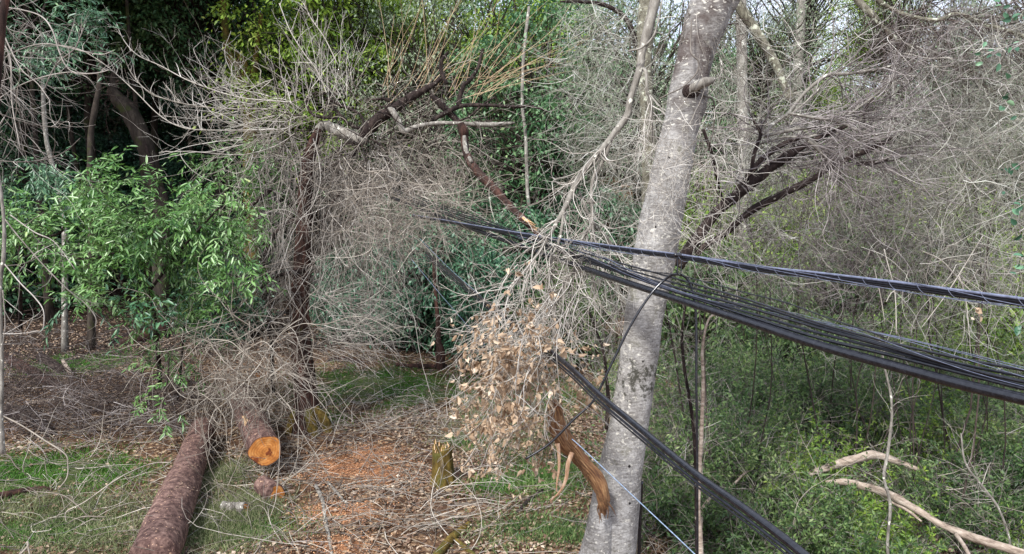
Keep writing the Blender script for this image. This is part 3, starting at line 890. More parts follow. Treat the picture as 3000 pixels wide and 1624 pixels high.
up_pts_ = [(1250, 642), (1400, 668), (1520, 688), (1640, 706), (1760, 722), (1880, 738), (1990, 752), (2200, 784), (2400, 806), (2600, 830), (2800, 856), (3000, 882), (3200, 906)]
GA = "cables in the sagging middle bundle"
main_pts = [(1150, 580), (1300, 640), (1400, 676), (1500, 712), (1620, 755), (1740, 796), (1860, 836), (2000, 882), (2200, 946), (2400, 1012), (2600, 1068), (2800, 1122), (3000, 1170), (3200, 1212)]
cable("thick_cable", main_pts, dA, .052, 'cable', "thickest glossy black cable, lowest of the middle bundle crossing the pale tree")
offs = [(-30, .02, "black cable lying right on top of the thickest cable", 1), (-42, .016, "slimmer black cable second above the thickest cable", 2),
        (-56, .018, "black cable in the middle of the bundle, third above the thickest cable", 3), (-68, .013, "thin black cable near the top of the middle bundle", 4), (-82, .013, "topmost black cable of the middle bundle", 5)]
for k, (o, wd, lb, sd_) in enumerate(offs):
    pts = [(x, y + o * (.4 + .6 * (x - 1150) / 1850) + (5 if x > 1400 else 0) * math.sin(x / 170 + sd_)) for x, y in main_pts]
    cable("black_cable", pts, lambda x, y, o=o: dA(x, y) + .03 * math.sin(o), wd, 'cable' if k % 2 == 0 else 'cable_worn', lb, group=GA, sides=8)


def helix(mb, base_pts, depth, rad, pitch, r_w, yo=0.0, ph0=0.0):
    c = np.array([P(x, y + yo, depth(x, y)) for x, y in base_pts]); s = smooth_path(c, 60)
    L = np.concatenate([[0], np.cumsum(np.linalg.norm(np.diff(s, axis=0), axis=-1))])
    t = nrm(np.gradient(s, axis=0)); n = nrm(np.cross(t, [0, 0, 1.0])); b = np.cross(t, n); ph = L / pitch * 2 * math.pi + ph0
    tubes(mb, s + (n * np.cos(ph)[:, None] + b * np.sin(ph)[:, None]) * rad, np.full(len(s), r_w), 4)


mb = MB()
for k in range(4):
    helix(mb, [(x, y - 26 - 40 * (x - 1180) / 1820) for x, y in main_pts[3:]], dA, .04 + .004 * k, 2.4 + .5 * k, .0016, 0, k * 1.05)
solo("steel_strand", mb, 'wire', "long thin steel strands running lengthwise with the middle cable bundle", "wire")
mb = MB()
for k in range(4):
    helix(mb, [(x, y + 4 * (x - 1250) / 1750) for x, y in up_pts_[2:]], lambda x, y: dA(x, y) - .1, .021 + .002 * k, 1.6 + .5 * k, .0017, 0, k * 1.5)
solo("steel_strand", mb, 'wire', "thin steel strands running lengthwise along the high lashed cable line", "wire")
# a single slack line above the bundle, from the hanger down to it
cable("slack_line", [(1700, 772), (1800, 782), (1900, 796), (1985, 806), (2080, 830), (2200, 862), (2300, 886), (2420, 930), (2600, 990)], lambda x, y: dA(x, y) - .03, .008, 'cable', "thin slack black line running from the hanger down onto the middle bundle", "cable", sides=6)

up_pts = [(1210, 636), (1250, 642), (1400, 668), (1520, 688), (1640, 706), (1760, 722), (1880, 738), (1990, 752), (2200, 784), (2400, 806), (2600, 830), (2800, 856), (3000, 882), (3200, 906)]
for k, (o, wd, lb, m_) in enumerate([(0, .013, "upper black strand of the high lashed cable line", 'wire'), (9, .016, "middle black cable of the high lashed cable line", 'cable_worn'), (17, .017, "lower black cable of the high lashed cable line", 'cable')]):
    pts = [(x, y - 6 + o * (.35 + .65 * (x - 1250) / 1750)) for x, y in up_pts]
    cable("lashed_cable", pts, lambda x, y, o=o: dA(x, y) - .1 + .01 * o / 9, wd, m_, lb, group="cables of the high lashed line", sides=8)
mb = MB(); helix(mb, [(x, y + 4 * (x - 1250) / 1750) for x, y in up_pts[4:]], lambda x, y: dA(x, y) - .1, .024, .15, .001)
solo("lashing_wire", mb, 'wire', "thin bright wire wound around the high cable line", "wire")

# clamp and hangers between the high line and the slack line, and the cable looped over it
mb = MB(); dd = dA(1990, 750) - .12
for x in (1984, 1995):
    limb(mb, [(x, 744, dd, 4), (x + 1, 775, dd, 4), (x, 808, dd, 4)], 5, 3, 0)
limb(mb, [(1974, 748, dd, 12), (1990, 748, dd, 14), (2003, 752, dd, 12)], 8, 3, .1)
limb(mb, [(1990, 738, dd, 5), (1991, 756, dd, 5)], 6, 3, 0)
solo("cable_hanger", mb, 'cable', "small black clamp with two short hanger rods under the high cable line", "hanger")
cable("looped_cable", [(1540, 1345), (1610, 1300), (1680, 1230), (1740, 1172), (1790, 1070), (1850, 950), (1905, 865), (1950, 818), (1985, 804), (2016, 822), (2034, 880), (2040, 960), (2040, 1100), (2042, 1300), (2043, 1500), (2043, 1700)],
      lambda x, y: 5.1 if x < 1960 else 5.0, .018, 'cable', "black cable looped over the hanger with one end hanging straight down beside the pale tree", sides=8)
# lower bundle
low = [(1250, 742), (1320, 800), (1400, 866), (1500, 945), (1600, 1020), (1680, 1085), (1760, 1160), (1880, 1260), (2040, 1390), (2160, 1475), (2300, 1580), (2420, 1680)]
GL = "cables in the low diagonal bundle"
cable("thick_cable", low, dL, .037, 'cable', "thick glossy black cable of the low diagonal bundle in front of the pale tree's foot", group=GL)
for k, (o, wd, lb) in enumerate([(20, .015, "black cable hugging the underside of the low diagonal bundle"), (31, .01, "lowest thin black cable of the low diagonal bundle")]):
    pts = [(x - o * .5 * (.3 + .7 * (x - 1250) / 1100), y + o * (.3 + .7 * (x - 1250) / 1100)) for x, y in low]
    cable("black_cable", pts, lambda x, y: dL(x, y) - .02, wd, 'cable_worn' if k == 0 else 'cable', lb, group=GL, sides=8)
cable("pale_wire", [(1676, 1287), (1700, 1308), (1800, 1402), (1900, 1496), (2000, 1590), (2120, 1706)], lambda x, y: 1 / (.2 + (x - 1600) * .00018), .006, 'white_wire', "pale blue white wire running down past the foot of the pale tree", "wire", sides=6)
cable("pale_wire", [(1205, 760), (1290, 862), (1385, 972), (1470, 1070)], lambda x, y: 11.0, .007, 'white_wire', "thin pale wire slanting through the dark gap left of the cables", "wire", sides=5)
cable("pale_wire", [(1230, 700), (1320, 790), (1410, 868), (1500, 945), (1620, 1050)], lambda x, y: 9.5, .006, 'white_wire', "thin bluish wire just above the low diagonal bundle", "wire", sides=5)
# standing dark cables behind the pale tree's foot
cable("drop_cable", [(1880, 1410), (1876, 1500), (1872, 1624), (1870, 1760)], lambda x, y: 6.9, .035, 'cable', "dark cable dropping straight down behind the pale tree's foot", sides=8)


# ------------------------------------------------------------------ broken red-brown tree with its hook and drape of twigs
def build_broken_tree():
    g = G(905, 1262); D = float((g - CAM) @ FW)
    t = empty("broken_tree", g, "broken reddish brown tree in the clearing, bent over and draped in dead twigs", "tree")
    mb = MB()
    limb(mb, [(905, 1285, D, 120), (903, 1250, D, 96), (900, 1210, D, 78), (893, 1120, D, 66), (884, 1000, D, 58), (880, 880, D, 54), (886, 760, D, 50), (893, 640, D, 44), (898, 540, D, 42), (906, 470, D, 38), (920, 415, D, 34), (936, 378, D, 26)], 20, 8, .1, rf=5)
    part('trunk', mb, 'red_bark', t, True)
    # mossy root flare
    mb = MB()
    for q in ([(925, 1195, D - .1, 20), (945, 1225, D - .15, 34), (960, 1262, D - .2, 30), (975, 1290, D - .3, 12)], [(880, 1190, D - .1, 24), (862, 1235, D - .1, 36), (845, 1275, D - .2, 20)], [(905, 1200, D - .2, 24), (915, 1250, D - .3, 36), (925, 1296, D - .45, 20)]):
        limb(mb, q, 10, 5, .15, rf=6)
    part('root_flare', mb, 'moss_bark', t, True)
    mb = MB()
    limb(mb, [(925, 396, D, 24), (940, 372, D, 26), (958, 368, D, 26), (981, 378, D - .1, 30), (1021, 396, D - .2, 34), (1058, 410, D - .3, 36), (1075, 400, D - .33, 20)], 14, 6, .12, rf=8)
    limb(mb, [(1140, 315, D - .6, 12), (1150, 327, D - .6, 18), (1165, 348, D - .6, 17), (1182, 384, D - .6, 16), (1208, 376, D - .6, 14), (1240, 367, D - .6, 14), (1290, 361, D - .6, 12), (1343, 362, D - .6, 12), (1423, 366, D - .6, 14), (1470, 364, D - .6, 13), (1508, 360, D - .6, 6)], 12, 6, .1, rf=9)
    part('grey_branch', mb, 'grey_limb', t, True)
    mb = MB()
    limb(mb, [(1050, 424, D - .3, 24), (1062, 405, D - .3, 34), (1086, 374, D - .35, 38), (1106, 352, D - .4, 34), (1150, 321, D - .45, 28), (1202, 287, D - .5, 26), (1246, 262, D - .55, 20), (1268, 250, D - .55, 16), (1291, 230, D - .55, 14)], 14, 7, .12, rf=8)
    part('top_limb', mb, 'dark_bark', t, True)
    mb = MB(); dk = [
        [(1310, 246, D - .5, 10), (1298, 228, D - .5, 13), (1291, 201, D - .5, 12), (1295, 177, D - .5, 11), (1313, 153, D - .5, 8)],
        [(1266, 352, D - .6, 12), (1303, 333, D - .6, 14), (1351, 311, D - .6, 13), (1423, 309, D - .6, 10), (1500, 313, D - .6, 10), (1560, 313, D - .6, 8), (1617, 332, D - .6, 4)],
        [(1343, 312, D - .6, 14), (1348, 285, D - .6, 14), (1358, 250, D - .6, 14), (1375, 237, D - .6, 12), (1399, 201, D - .6, 11), (1408, 170, D - .6, 10), (1415, 143, D - .6, 8)],
        [(1259, 277, D - .5, 14), (1295, 309, D - .5, 20), (1327, 341, D - .5, 20), (1350, 365, D - .5, 16)],
        [(957, 289, D - .2, 9), (990, 305, D - .2, 9), (1054, 335, D - .3, 8), (1068, 372, D - .35, 9)], [(970, 306, D - .2, 8), (1010, 352, D - .3, 9), (1040, 373, D - .3, 10), (1080, 376, D - .4, 10)],
        [(922, 272, D - .1, 5), (897, 297, D - .1, 7), (917, 337, D - .1, 8), (957, 345, D - .1, 8), (990, 348, D - .1, 6)], [(1122, 273, D - .5, 6), (1128, 292, D - .5, 7), (1146, 297, D - .5, 9), (1144, 308, D - .5, 10), (1130, 320, D - .5, 10)],
        [(1090, 293, D - .5, 6), (1120, 290, D - .5, 7), (1144, 292, D - .5, 8)], [(1054, 420, D - .3, 10), (1045, 440, D - .3, 10), (1029, 462, D - .3, 9), (981, 482, D - .3, 8), (950, 500, D - .3, 6), (925, 522, D - .3, 5)],
        [(1050, 418, D - .3, 6), (1018, 420, D - .3, 7), (990, 440, D - .3, 6), (960, 470, D - .3, 4)], [(1086, 406, D - .35, 7), (1122, 434, D - .35, 7), (1142, 482, D - .35, 6), (1120, 525, D - .35, 4), (1095, 560, D - .3, 4)],
        [(1300, 365, D - .6, 7), (1370, 345, D - .6, 6), (1410, 310, D - .6, 6), (1450, 285, D - .6, 5)], [(880, 640, D, 12), (840, 655, D - .1, 14), (800, 690, D - .2, 12), (775, 760, D - .25, 9), (770, 840, D - .3, 6)],
        [(885, 795, D - .15, 14), (850, 800, D - .2, 12), (800, 815, D - .25, 9), (760, 850, D - .25, 6)], [(880, 800, D - .2, 10), (900, 784, D - .35, 11), (922, 770, D - .4, 8)], [(795, 555, D - .2, 12), (740, 600, D - .2, 10), (700, 655, D - .2, 7)], [(1000, 560, D - .3, 6), (970, 600, D - .3, 6), (940, 660, D - .3, 4)]]
    for q in dk:
        limb(mb, q, 8, 6, .12, rf=9)
    r0 = np.random.default_rng(52); n = 46
    st = Pn(r0.uniform(880, 1420, n), r0.uniform(260, 480, n), D - .5 + r0.normal(0, .25, n))
    twigs(mb, st, np.stack([r0.normal(0, 1, n), r0.normal(0, .3, n), r0.normal(0, .6, n)], -1), 1.5, .013, 12, .2, .02, r0, 2.5, .6, curl=.5, kl=.45)
    part('dark_branches', mb, 'dark_bark', t, True)

    r = np.random.default_rng(51)
    # drape of twigs hanging along both sides of the trunk
    mb = MB()
    n = 250
    st = Pn(880 + r.normal(0, 90, n), r.uniform(420, 830, n), D + .25 + r.normal(0, .3, n))
    d = np.stack([r.normal(0, .45, n), r.normal(0, .35, n), -r.uniform(.5, 1.2, n)], -1)
    twigs(mb, st, d, 1.9, .008, 16, .27, .09, r, 2.0, .6, curl=.35, kl=.4, ang=55)
    n = 190
    st = Pn(r.uniform(930, 1180, n), r.uniform(420, 700, n), D - .3 + r.normal(0, .3, n))
    d = np.stack([r.normal(.25, .45, n), r.normal(0, .35, n), -r.uniform(.4, 1.2, n)], -1)
    twigs(mb, st, d, 2.0, .0075, 16, .27, .07, r, 2.4, .8, curl=.35, kl=.42, ang=55)
    # right skirt at the bottom, sweeping right
    n = 110
    st = Pn(r.uniform(880, 1080, n), r.uniform(850, 1030, n), D - .3 + r.normal(0, .3, n))
    d = np.stack([r.uniform(.5, 1.2, n), r.normal(0, .25, n), r.normal(-.1, .3, n)], -1)
    twigs(mb, st, d, 1.5, .007, 10, .14, .03, r, 3, .8, kl=.4)
    part('hanging_twigs', mb, 'twig_grey', t)
    # cloud of arcs around the bent top
    mb = MB()
    n = 430
    st = Pn(r.uniform(720, 1380, n), r.normal(410, 95, n), D + .2 + r.normal(0, .45, n))
    d = np.stack([r.normal(0, 1, n), r.normal(0, .5, n), r.normal(-.15, .55, n)], -1)
    twigs(mb, st, d, 1.9, .007, 16, .22, .045, r, 1.6, .5, curl=.6, kl=.35, ang=55)
    # sweep to the right and down above the cables
    n = 150
    st = Pn(r.uniform(1000, 1350, n), r.uniform(430, 600, n), D - .4 + r.normal(0, .4, n))
    d = np.stack([r.normal(.6, .6, n), r.normal(0, .5, n), r.normal(-.25, .5, n)], -1)
    twigs(mb, st, d, 1.5, .006, 12, .24, .03, r, 2.2, .6, kl=.45, ang=60)
    n = 110
    st = Pn(r.uniform(1040, 1480, n), 490 + (r.uniform(0, 1, n)) * 190, r.uniform(9.2, 12.5, n))
    twigs(mb, st, np.stack([r.normal(.2, .8, n), r.normal(.4, .4, n), r.normal(-.2, .4, n)], -1), 1.2, .0045, 12, .24, .03, r, 2.4, .7, ang=60)
    n = 130
    st = Pn(r.uniform(1030, 1330, n), 500 + r.uniform(0, 1, n) * 210, r.uniform(8.6, 10.0, n))
    twigs(mb, st, np.stack([r.normal(.3, .8, n), r.normal(.2, .3, n), r.normal(-.35, .4, n)], -1), 1.1, .0045, 12, .2, .03, r, 2.2, .6, ang=60)
    part('twig_cloud', mb, 'twig_straw', t)
    # a few long clear strands with white highlights
    mb = MB(); n = 60
    st = Pn(r.uniform(780, 1180, n), r.uniform(430, 760, n), D - .6 + r.normal(0, .2, n))
    twigs(mb, st, np.stack([r.normal(0, .5, n), r.normal(0, .2, n), -np.ones(n)], -1), 2.6, .0085, 18, .2, .06, r, 1.5, .3, curl=.3, kl=.25)
    n = 100
    st = Pn(r.uniform(730, 1160, n), r.uniform(350, 520, n), D - .1 + r.normal(0, .3, n))
    twigs(mb, st, np.stack([r.normal(-.1, .5, n), r.normal(0, .2, n), -np.ones(n)], -1), 5.2, .0105, 34, .13, .05, r, 2.2, .2, curl=.3, kl=.14)
    part('loose_strands', mb, 'twig_grey', t)
    # fan to the left with tips curling up
    mb = MB(); n = 62
    st = Pn(r.uniform(680, 900, n), r.uniform(230, 430, n), D - .3 + r.normal(0, .25, n))
    d = np.stack([-np.ones(n), r.normal(0, .25, n), r.normal(.02, .3, n)], -1)
    twigs(mb, st, d, 2.1, .0075, 14, .17, -.035, r, 4.5, .7, ang=55, curl=.4, kl=.28, kgrav=-.08, up=.8)
    for q in ([(850, 300, D - .4, 7), (700, 285, D - .5, 6), (563, 241, D - .6, 6), (470, 193, D - .7, 5), (402, 161, D - .7, 5), (362, 117, D - .7, 4), (341, 68, D - .7, 3)],
              [(800, 320, D - .4, 7), (640, 318, D - .5, 6), (520, 300, D - .6, 6), (438, 270, D - .6, 5), (385, 215, D - .6, 4), (355, 140, D - .6, 3)],
              [(830, 380, D - .4, 7), (640, 382, D - .5, 6), (540, 375, D - .6, 6), (470, 340, D - .6, 5), (400, 272, D - .6, 5), (345, 221, D - .6, 5), (289, 177, D - .6, 5), (221, 141, D - .6, 4), (129, 129, D - .6, 3)]):
        c, rd = limb(mb, [(x, y, d_, w_ * .6) for x, y, d_, w_ in q], 5, 6, .05)
        s_, dd, rr = spawn(c, rd, 26, .15, 1, 50, r, 1.2)
        twigs(mb, s_, dd, .55, rr * .75, 7, .16, -.06, r, 1)
    # upright shoots
    n = 44
    st = Pn(r.uniform(820, 1040, n), r.uniform(230, 330, n), D - .3 + r.normal(0, .3, n))
    d = np.stack([r.normal(-.1, .35, n), r.normal(0, .2, n), np.ones(n)], -1)
    twigs(mb, st, d, 1.5, .0075, 10, .08, 0, r, 4, .6, kl=.3)
    for q in ([(960, 280, D - .5, 7), (930, 210, D - .5, 6), (890, 155, D - .5, 5), (850, 90, D - .5, 5), (818, 10, D - .5, 4)], [(990, 190, D - .5, 5), (950, 110, D - .5, 5), (915, 60, D - .5, 5), (889, 10, D - .5, 4)]):
        c, rd = limb(mb, [(x, y, d_, w_ * .62) for x, y, d_, w_ in q], 5, 6, .03)
        s_, dd, rr = spawn(c, rd, 12, .15, 1, 45, r, .6)
        twigs(mb, s_, dd, .5, rr * .75, 7, .14, -.02, r, 1)
    part('twig_fan', mb, 'twig_white', t)
    # straight orange shoots up to the right
    mb = MB(); n = 20
    st = Pn(r.uniform(1340, 1440, n), r.uniform(225, 290, n), D - .6 + r.normal(0, .12, n))
    a = np.radians(r.normal(38, 15, n)); d = np.stack([np.cos(a), r.normal(0, .15, n), np.sin(a)], -1)
    twigs(mb, st, d, 2.6, .006, 10, .09, .012, r, .6, 0, kl=.25)
    n = 30
    st = Pn(r.uniform(1120, 1400, n), r.uniform(200, 320, n), D - .5)
    a = np.radians(r.normal(62, 14, n)); d = np.stack([np.cos(a), r.normal(0, .15, n), np.sin(a)], -1)
    twigs(mb, st, d, 2.0, .0065, 9, .06, 0, r, .6, 0, kl=.25)
    part('orange_shoots', mb, 'twig_orange', t)
    return D


BD = build_broken_tree()


def build_fallen_dark_limb():
    D = 12.6
    t = empty("snapped_limb", P(1590, 700, 10.5), "dark snapped limb slanting down from the bent tree onto the cables, its broken part pale", "broken limb")
    mb = MB(); limb(mb, [(1350, 362, D, 22), (1358, 385, D, 28), (1361, 410, D, 22), (1366, 450, D - .2, 22), (1383, 482, D - .4, 24), (1407, 512, D - .6, 26), (1451, 556, D - .9, 24), (1490, 600, D - 1.2, 22), (1530, 640, D - 1.5, 22), (1560, 668, D - 1.7, 20), (1590, 704, D - 2, 16)], 14, 7, .14, rf=8)
    part('limb', mb, 'red_bark', t, True)
    mb = MB(); r = np.random.default_rng(61)
    for k in range(9):
        x = 1525 + r.uniform(-8, 26); y = 632 + (x - 1525) * .9 + r.uniform(-4, 4)
        limb(mb, [(x, y, D - 1.66, 5), (x + 14, y + 10 + r.uniform(-2, 2), D - 1.8, 5), (x + 26 + r.uniform(-6, 10), y + 14 + r.uniform(-5, 6), D - 1.9, 1)], 5, 3, .1)
    part('splinters', mb, 'splinter', t)
    mb = MB(); limb(mb, [(1360, 398, D - .18, 10), (1363, 430, D - .2, 14), (1372, 458, D - .3, 14), (1382, 475, D - .5, 8)], 8, 4, .1)
    part('bare_patch', mb, 'grey_limb', t, True)


build_fallen_dark_limb()


# ------------------------------------------------------------------ logs, stumps and branches on the ground
def cut_disc(c, n, rx, ry, seed=0):
    """rings of points on a wavy cut face; attribute x = radius fraction, y = radius in metres"""
    n = nrm(np.asarray(n, float)); u = nrm(np.cross(n, [0, 0, 1.0])); v = np.cross(u, n)
    S, R = 40, 9; a = np.arange(S) / S * 2 * math.pi; fr = np.linspace(0, 1, R)
    wav = 1 + .05 * np.sin(3 * a + seed) + .04 * np.sin(5 * a + 2 * seed)
    P_ = c + fr[:, None, None] * (u * (np.cos(a) * wav * rx)[:, None] + v * (np.sin(a) * wav * ry)[:, None])[None] + n * (.004 * np.sin(fr * 9))[:, None, None]
    uv = np.stack([np.broadcast_to(fr[:, None], (R, S)), np.broadcast_to(fr[:, None] * rx, (R, S)) + .01 * np.sin(2 * a)[None]], -1)
    i = np.arange(R - 1)[:, None] * S; s = np.arange(S)[None]; s2 = (s + 1) % S
    mb = MB(); mb.add(P_, np.stack([i + s, i + S + s, i + S + s2, i + s2], -1), uv)
    return mb


def log_between(a, b, ra, rb, sides=24, per=14, rough=.05, rf=4, bow=0.0, extra=None):
    a = np.asarray(a, float); b = np.asarray(b, float)
    m = (a + b) / 2 + np.array([0, 0, bow])
    s = smooth_path(np.array([list(a) + [ra], list(m) + [(ra + rb) / 2], list(b) + [rb]]), per)
    mb = MB(); tubes(mb, s[:, :3], s[:, 3], sides, True, rough, rf)
    return mb


g1 = G(455, 1700); g1[2] += .28; g2 = G(588, 1330); g2[2] += .3
t = empty("fallen_log", g1 - [0, 0, .28], "long fallen trunk with brown bark dusted with sawdust, at the bottom left", "fallen trunk")
part('log', log_between(g1, g2 + (g2 - g1) * .12, .3, .225, 36, 40, .075, 2.6, extra=1), 'log_bark', t, True)
r = np.random.default_rng(72); mb = MB(); n = 5200; u = r.beta(1.3, 1.6, n); a = r.normal(.2, .75, n); ax = g2 - g1; e1 = nrm(np.cross(ax, [0, 0, 1.0])); e2 = np.cross(e1, nrm(ax)); rad = .3 - .07 * u
st = g1 + ax * u[:, None] + (e1 * (np.sin(a) * (rad + .012))[:, None] + e2 * (np.cos(a) * (rad + .012))[:, None]); st = st[noise(st, 2.6) + .6 * noise(st, 8) > .75]; n = len(st)
leaves(mb, st, r.normal(size=(n, 3)) * [1, 1, .25], np.array([[0, -.3, 1.0]]) + r.normal(0, .3, (n, 3)), r.uniform(.012, .035, n), r.uniform(.008, .02, n))
part('sawdust_dusting', mb, 'litter', t)['kind'] = 'stuff'

# cut log with an orange end
cf = P(776, 1318, 12.0); back = P(706, 1160, 14.9)
ax = nrm(cf - back)
t = empty("cut_log", cf - [0, 0, .3], "sawn log with a bright orange cut end resting beside the fallen trunk", "log")
part('log', log_between(back, cf, .25, .258, 30, 12, .04, 4), 'log_bark', t, True)
facing = nrm(nrm(CAM - cf) * .25 + ax)
part('cut_face', cut_disc(cf + ax * .05, facing, .262, .25, 1.0), 'cutface', t, False, "bright orange sawn end with dark brown stains")
mb = MB(); r = np.random.default_rng(71)
for k in range(7):
    x = 716 + 6 * k + r.uniform(-3, 3); y = 1220 + 10 * k
    limb(mb, [(x, y, 12.9 - .08 * k, 9), (x + 5, y + 16, 12.78 - .08 * k, 12), (x + 9, y + 34, 12.6 - .08 * k, 5)], 6, 3, .3, rf=30)
part('bare_patch', mb, 'splinter', t)

c2 = G(785, 1462); c2[2] += .1
t = empty("cut_log", c2 - [0, 0, .12], "short mottled log piece half hidden in grey weeds below the orange cut end", "log")
part('log', log_between(c2 + [-.16, .2, .05], c2 + [.12, -.05, .0], .15, .16, 20, 8, .08, 7), 'log_bark', t, True)
ax2 = nrm(np.array([.47, -.4, -.12])); part('cut_face', cut_disc(c2 + [.12, -.05, 0] + ax2 * .02, nrm(ax2 + [.0, -.6, .2]), .155, .14, 2.0), 'cutface', t)

c3 = G(685, 1500); c3[2] += .08
t = empty("hollow_log", c3 - [0, 0, .1], "small hollow pale log lying in weeds at the right of the fallen trunk", "log")
part('log', log_between(c3 + [-.16, .03, -.03], c3 + [.18, -.04, .0], .09, .08, 18, 8, .2, 9), 'grey_limb', t, True)
part('cut_face', cut_disc(c3 + [.19, -.05, .0], [.8, -.6, .2], .07, .06, 3.0), 'cutface', t)

c4 = P(754, 1098, 14.8)
t = empty("branch_stub", c4, "small orange cut branch stub poking out of the twig tangle left of the broken tree", "log")
part('stub', log_between(c4 + [-.12, .35, -.05], c4, .05, .052, 12, 4, .05, 9), 'log_bark', t, True)
part('cut_face', cut_disc(c4 + [0.01, -.012, 0], [.25, -1, .1], .052, .052, 1.0), 'cutface', t)

# mossy stump with a ragged top
def stump(px, py, h, r0, r1, label, mat='moss_bark', jag=.12, lean=(0, 0), seed=1, name="mossy_stump", cat="stump"):
    g = G(px, py); S, K = 36, 16
    a = np.arange(S) / S * 2 * math.pi; rr = np.random.default_rng(seed)
    prof = r1 + (r0 - r1) * np.exp(-np.linspace(0, 1, K) * 3.2)
    top = h + jag * rr.uniform(-1, 1, S) * .6 + jag * np.sin(2 * a + seed)
    V = []
    for k in range(K):
        u = k / (K - 1); z = u * top - .1 * (1 - u)
        q = prof[k] * (1 + .07 * np.sin(5 * a + seed) * (1 - u) + .05 * np.sin(9 * a + 3 * u))
        V.append(np.stack([g[0] + lean[0] * u + q * np.cos(a), g[1] + lean[1] * u + q * np.sin(a), g[2] + z], -1))
    for f_, dz in ((.75, -.05), (.3, -.14), (.01, -.16)):
        V.append(np.stack([g[0] + lean[0] + r1 * f_ * np.cos(a), g[1] + lean[1] + r1 * f_ * np.sin(a), g[2] + h + dz + (top - h) * f_ * .3], -1))
    V = np.array(V); Kt = len(V); i = np.arange(Kt - 1)[:, None] * S; s = np.arange(S)[None]; s2 = (s + 1) % S
    mb = MB(); mb.add(V, np.stack([i + s, i + s2, i + S + s2, i + S + s], -1))
    t_ = empty(name, g, label, cat)
    part('stump', mb, mat, t_, True)
    mb = MB(); n = 12
    st = np.stack([g[0] + lean[0] + r1 * .85 * np.cos(a[::3]), g[1] + lean[1] + r1 * .85 * np.sin(a[::3]), g[2] + top[::3] - .06], -1)
    tubes(mb, grow(st, np.array([[0, 0, 1.0]]) + rr.normal(0, .2, (n, 3)), .1, 4, .1, 0, rr), taper(n, 4, .018, .1), 5)
    part('splinters', mb, 'splinter', t_)
    return t_


stump(1298, 1418, .62, .25, .155, "mossy ochre brown stump with a ragged top standing in the clearing", jag=.07, seed=3)

# mossy forked branch near the lower edge
def ground_limb(name, label, cat, pts, mat, lift=.04, kids=None, parts='branch', group=None, sides=12, rough=.12, rf=8):
    """pts: (px, py, width px) lying on the ground"""
    first = G(pts[0][0][0], pts[0][0][1])
    t_ = empty(name, first, label, cat, group)
    for j, q in enumerate(pts):
        a = []
        for x, y, wd, *lf in q:
            g = G(x, y, lift - .04 + (lf[0] if lf else 0)); d = float((g - CAM) @ FW); rad = wd * .5 * d / F_PX
            a.append([g[0], g[1], g[2] + rad * .6, rad])
        s = smooth_path(np.array(a), 7); mb = MB(); tubes(mb, s[:, :3], s[:, 3], sides, True, rough, rf)
        part(parts, mb, mat, t_, True)
    return t_


ground_limb("mossy_branch", "mossy forked branch lying at the lower edge below the stump", "branch", [[(1275, 1640, 26), (1310, 1600, 28), (1345, 1568, 26), (1375, 1540, 18)], [(1330, 1585, 16), (1355, 1605, 18), (1400, 1640, 14)]], 'moss_bark')
ground_limb("dead_branch", "thin dead grey branch lying across the sawdust", "branch", [[(925, 1425, 10), (945, 1470, 12), (952, 1520, 11), (962, 1570, 11), (975, 1640, 10)], [(960, 1415, 8), (990, 1450, 9), (1020, 1485, 6)]], 'grey_limb', sides=8)
ground_limb("dead_branch", "short dark stick lying at the left side of the sawdust", "branch", [[(940, 1482, 7), (965, 1482, 8), (990, 1487, 5)]], 'dark_bark', sides=6)
ground_limb("dead_branch", "dark leaning stick on the slope left of the torn limb", "branch", [[(1515, 1505, 10), (1550, 1470, 14), (1590, 1440, 10)]], 'dark_bark', sides=8)
ground_limb("old_log", "small reddish log lying across the green grass at the left edge", "log", [[(-60, 1470, 22), (0, 1462, 24), (60, 1448, 22), (120, 1440, 20), (155, 1440, 12)]], 'red_bark')
ground_limb("old_log", "long dark red log slanting down from the left edge behind the brush pile", "log", [[(-60, 1010, 20), (0, 1050, 26), (60, 1080, 30), (120, 1115, 32), (175, 1140, 26)]], 'red_bark')
ground_limb("old_log", "dark mossy log with a pale broken tip at the left of the brush pile", "log", [[(120, 1055, 26), (155, 1075, 26), (185, 1095, 22)]], 'dark_bark')
ground_limb("pale_stub", "short pale upright broken stub beside the dark red log", "branch", [[(185, 1060, 10, .25), (198, 1085, 14, .15), (210, 1112, 16)]], 'bleached', sides=8)
ground_limb("old_log", "grey brown log lying low in the dark brush at the left", "log", [[(80, 1185, 12), (150, 1180, 16), (220, 1165, 12)]], 'bleached')
ground_limb("old_log", "dark knotty log end with a ring shaped knot in the left brush pile", "log", [[(-10, 1230, 40), (60, 1225, 44), (110, 1245, 36), (150, 1280, 22)]], 'dark_bark', rough=.2)
ground_limb("old_log", "charred looking log lying far back under the laurel", "log", [[(330, 1010, 20), (400, 985, 26), (460, 960, 22), (560, 1040, 8)][:3]], 'dark_bark')
ground_limb("old_log", "reddish log end showing behind the laurel above the brush", "log", [[(355, 1015, 30), (420, 1000, 44), (480, 985, 50)]], 'red_bark')
ground_limb("old_log", "dark log lying across the back of the clearing", "log", [[(1160, 1075, 14), (1230, 1080, 18), (1310, 1078, 14)]], 'red_bark')
ground_limb("old_log", "small red brown log at the foot of the dark bushes", "log", [[(960, 1060, 12), (1010, 1058, 18), (1060, 1066, 12)]], 'red_bark')
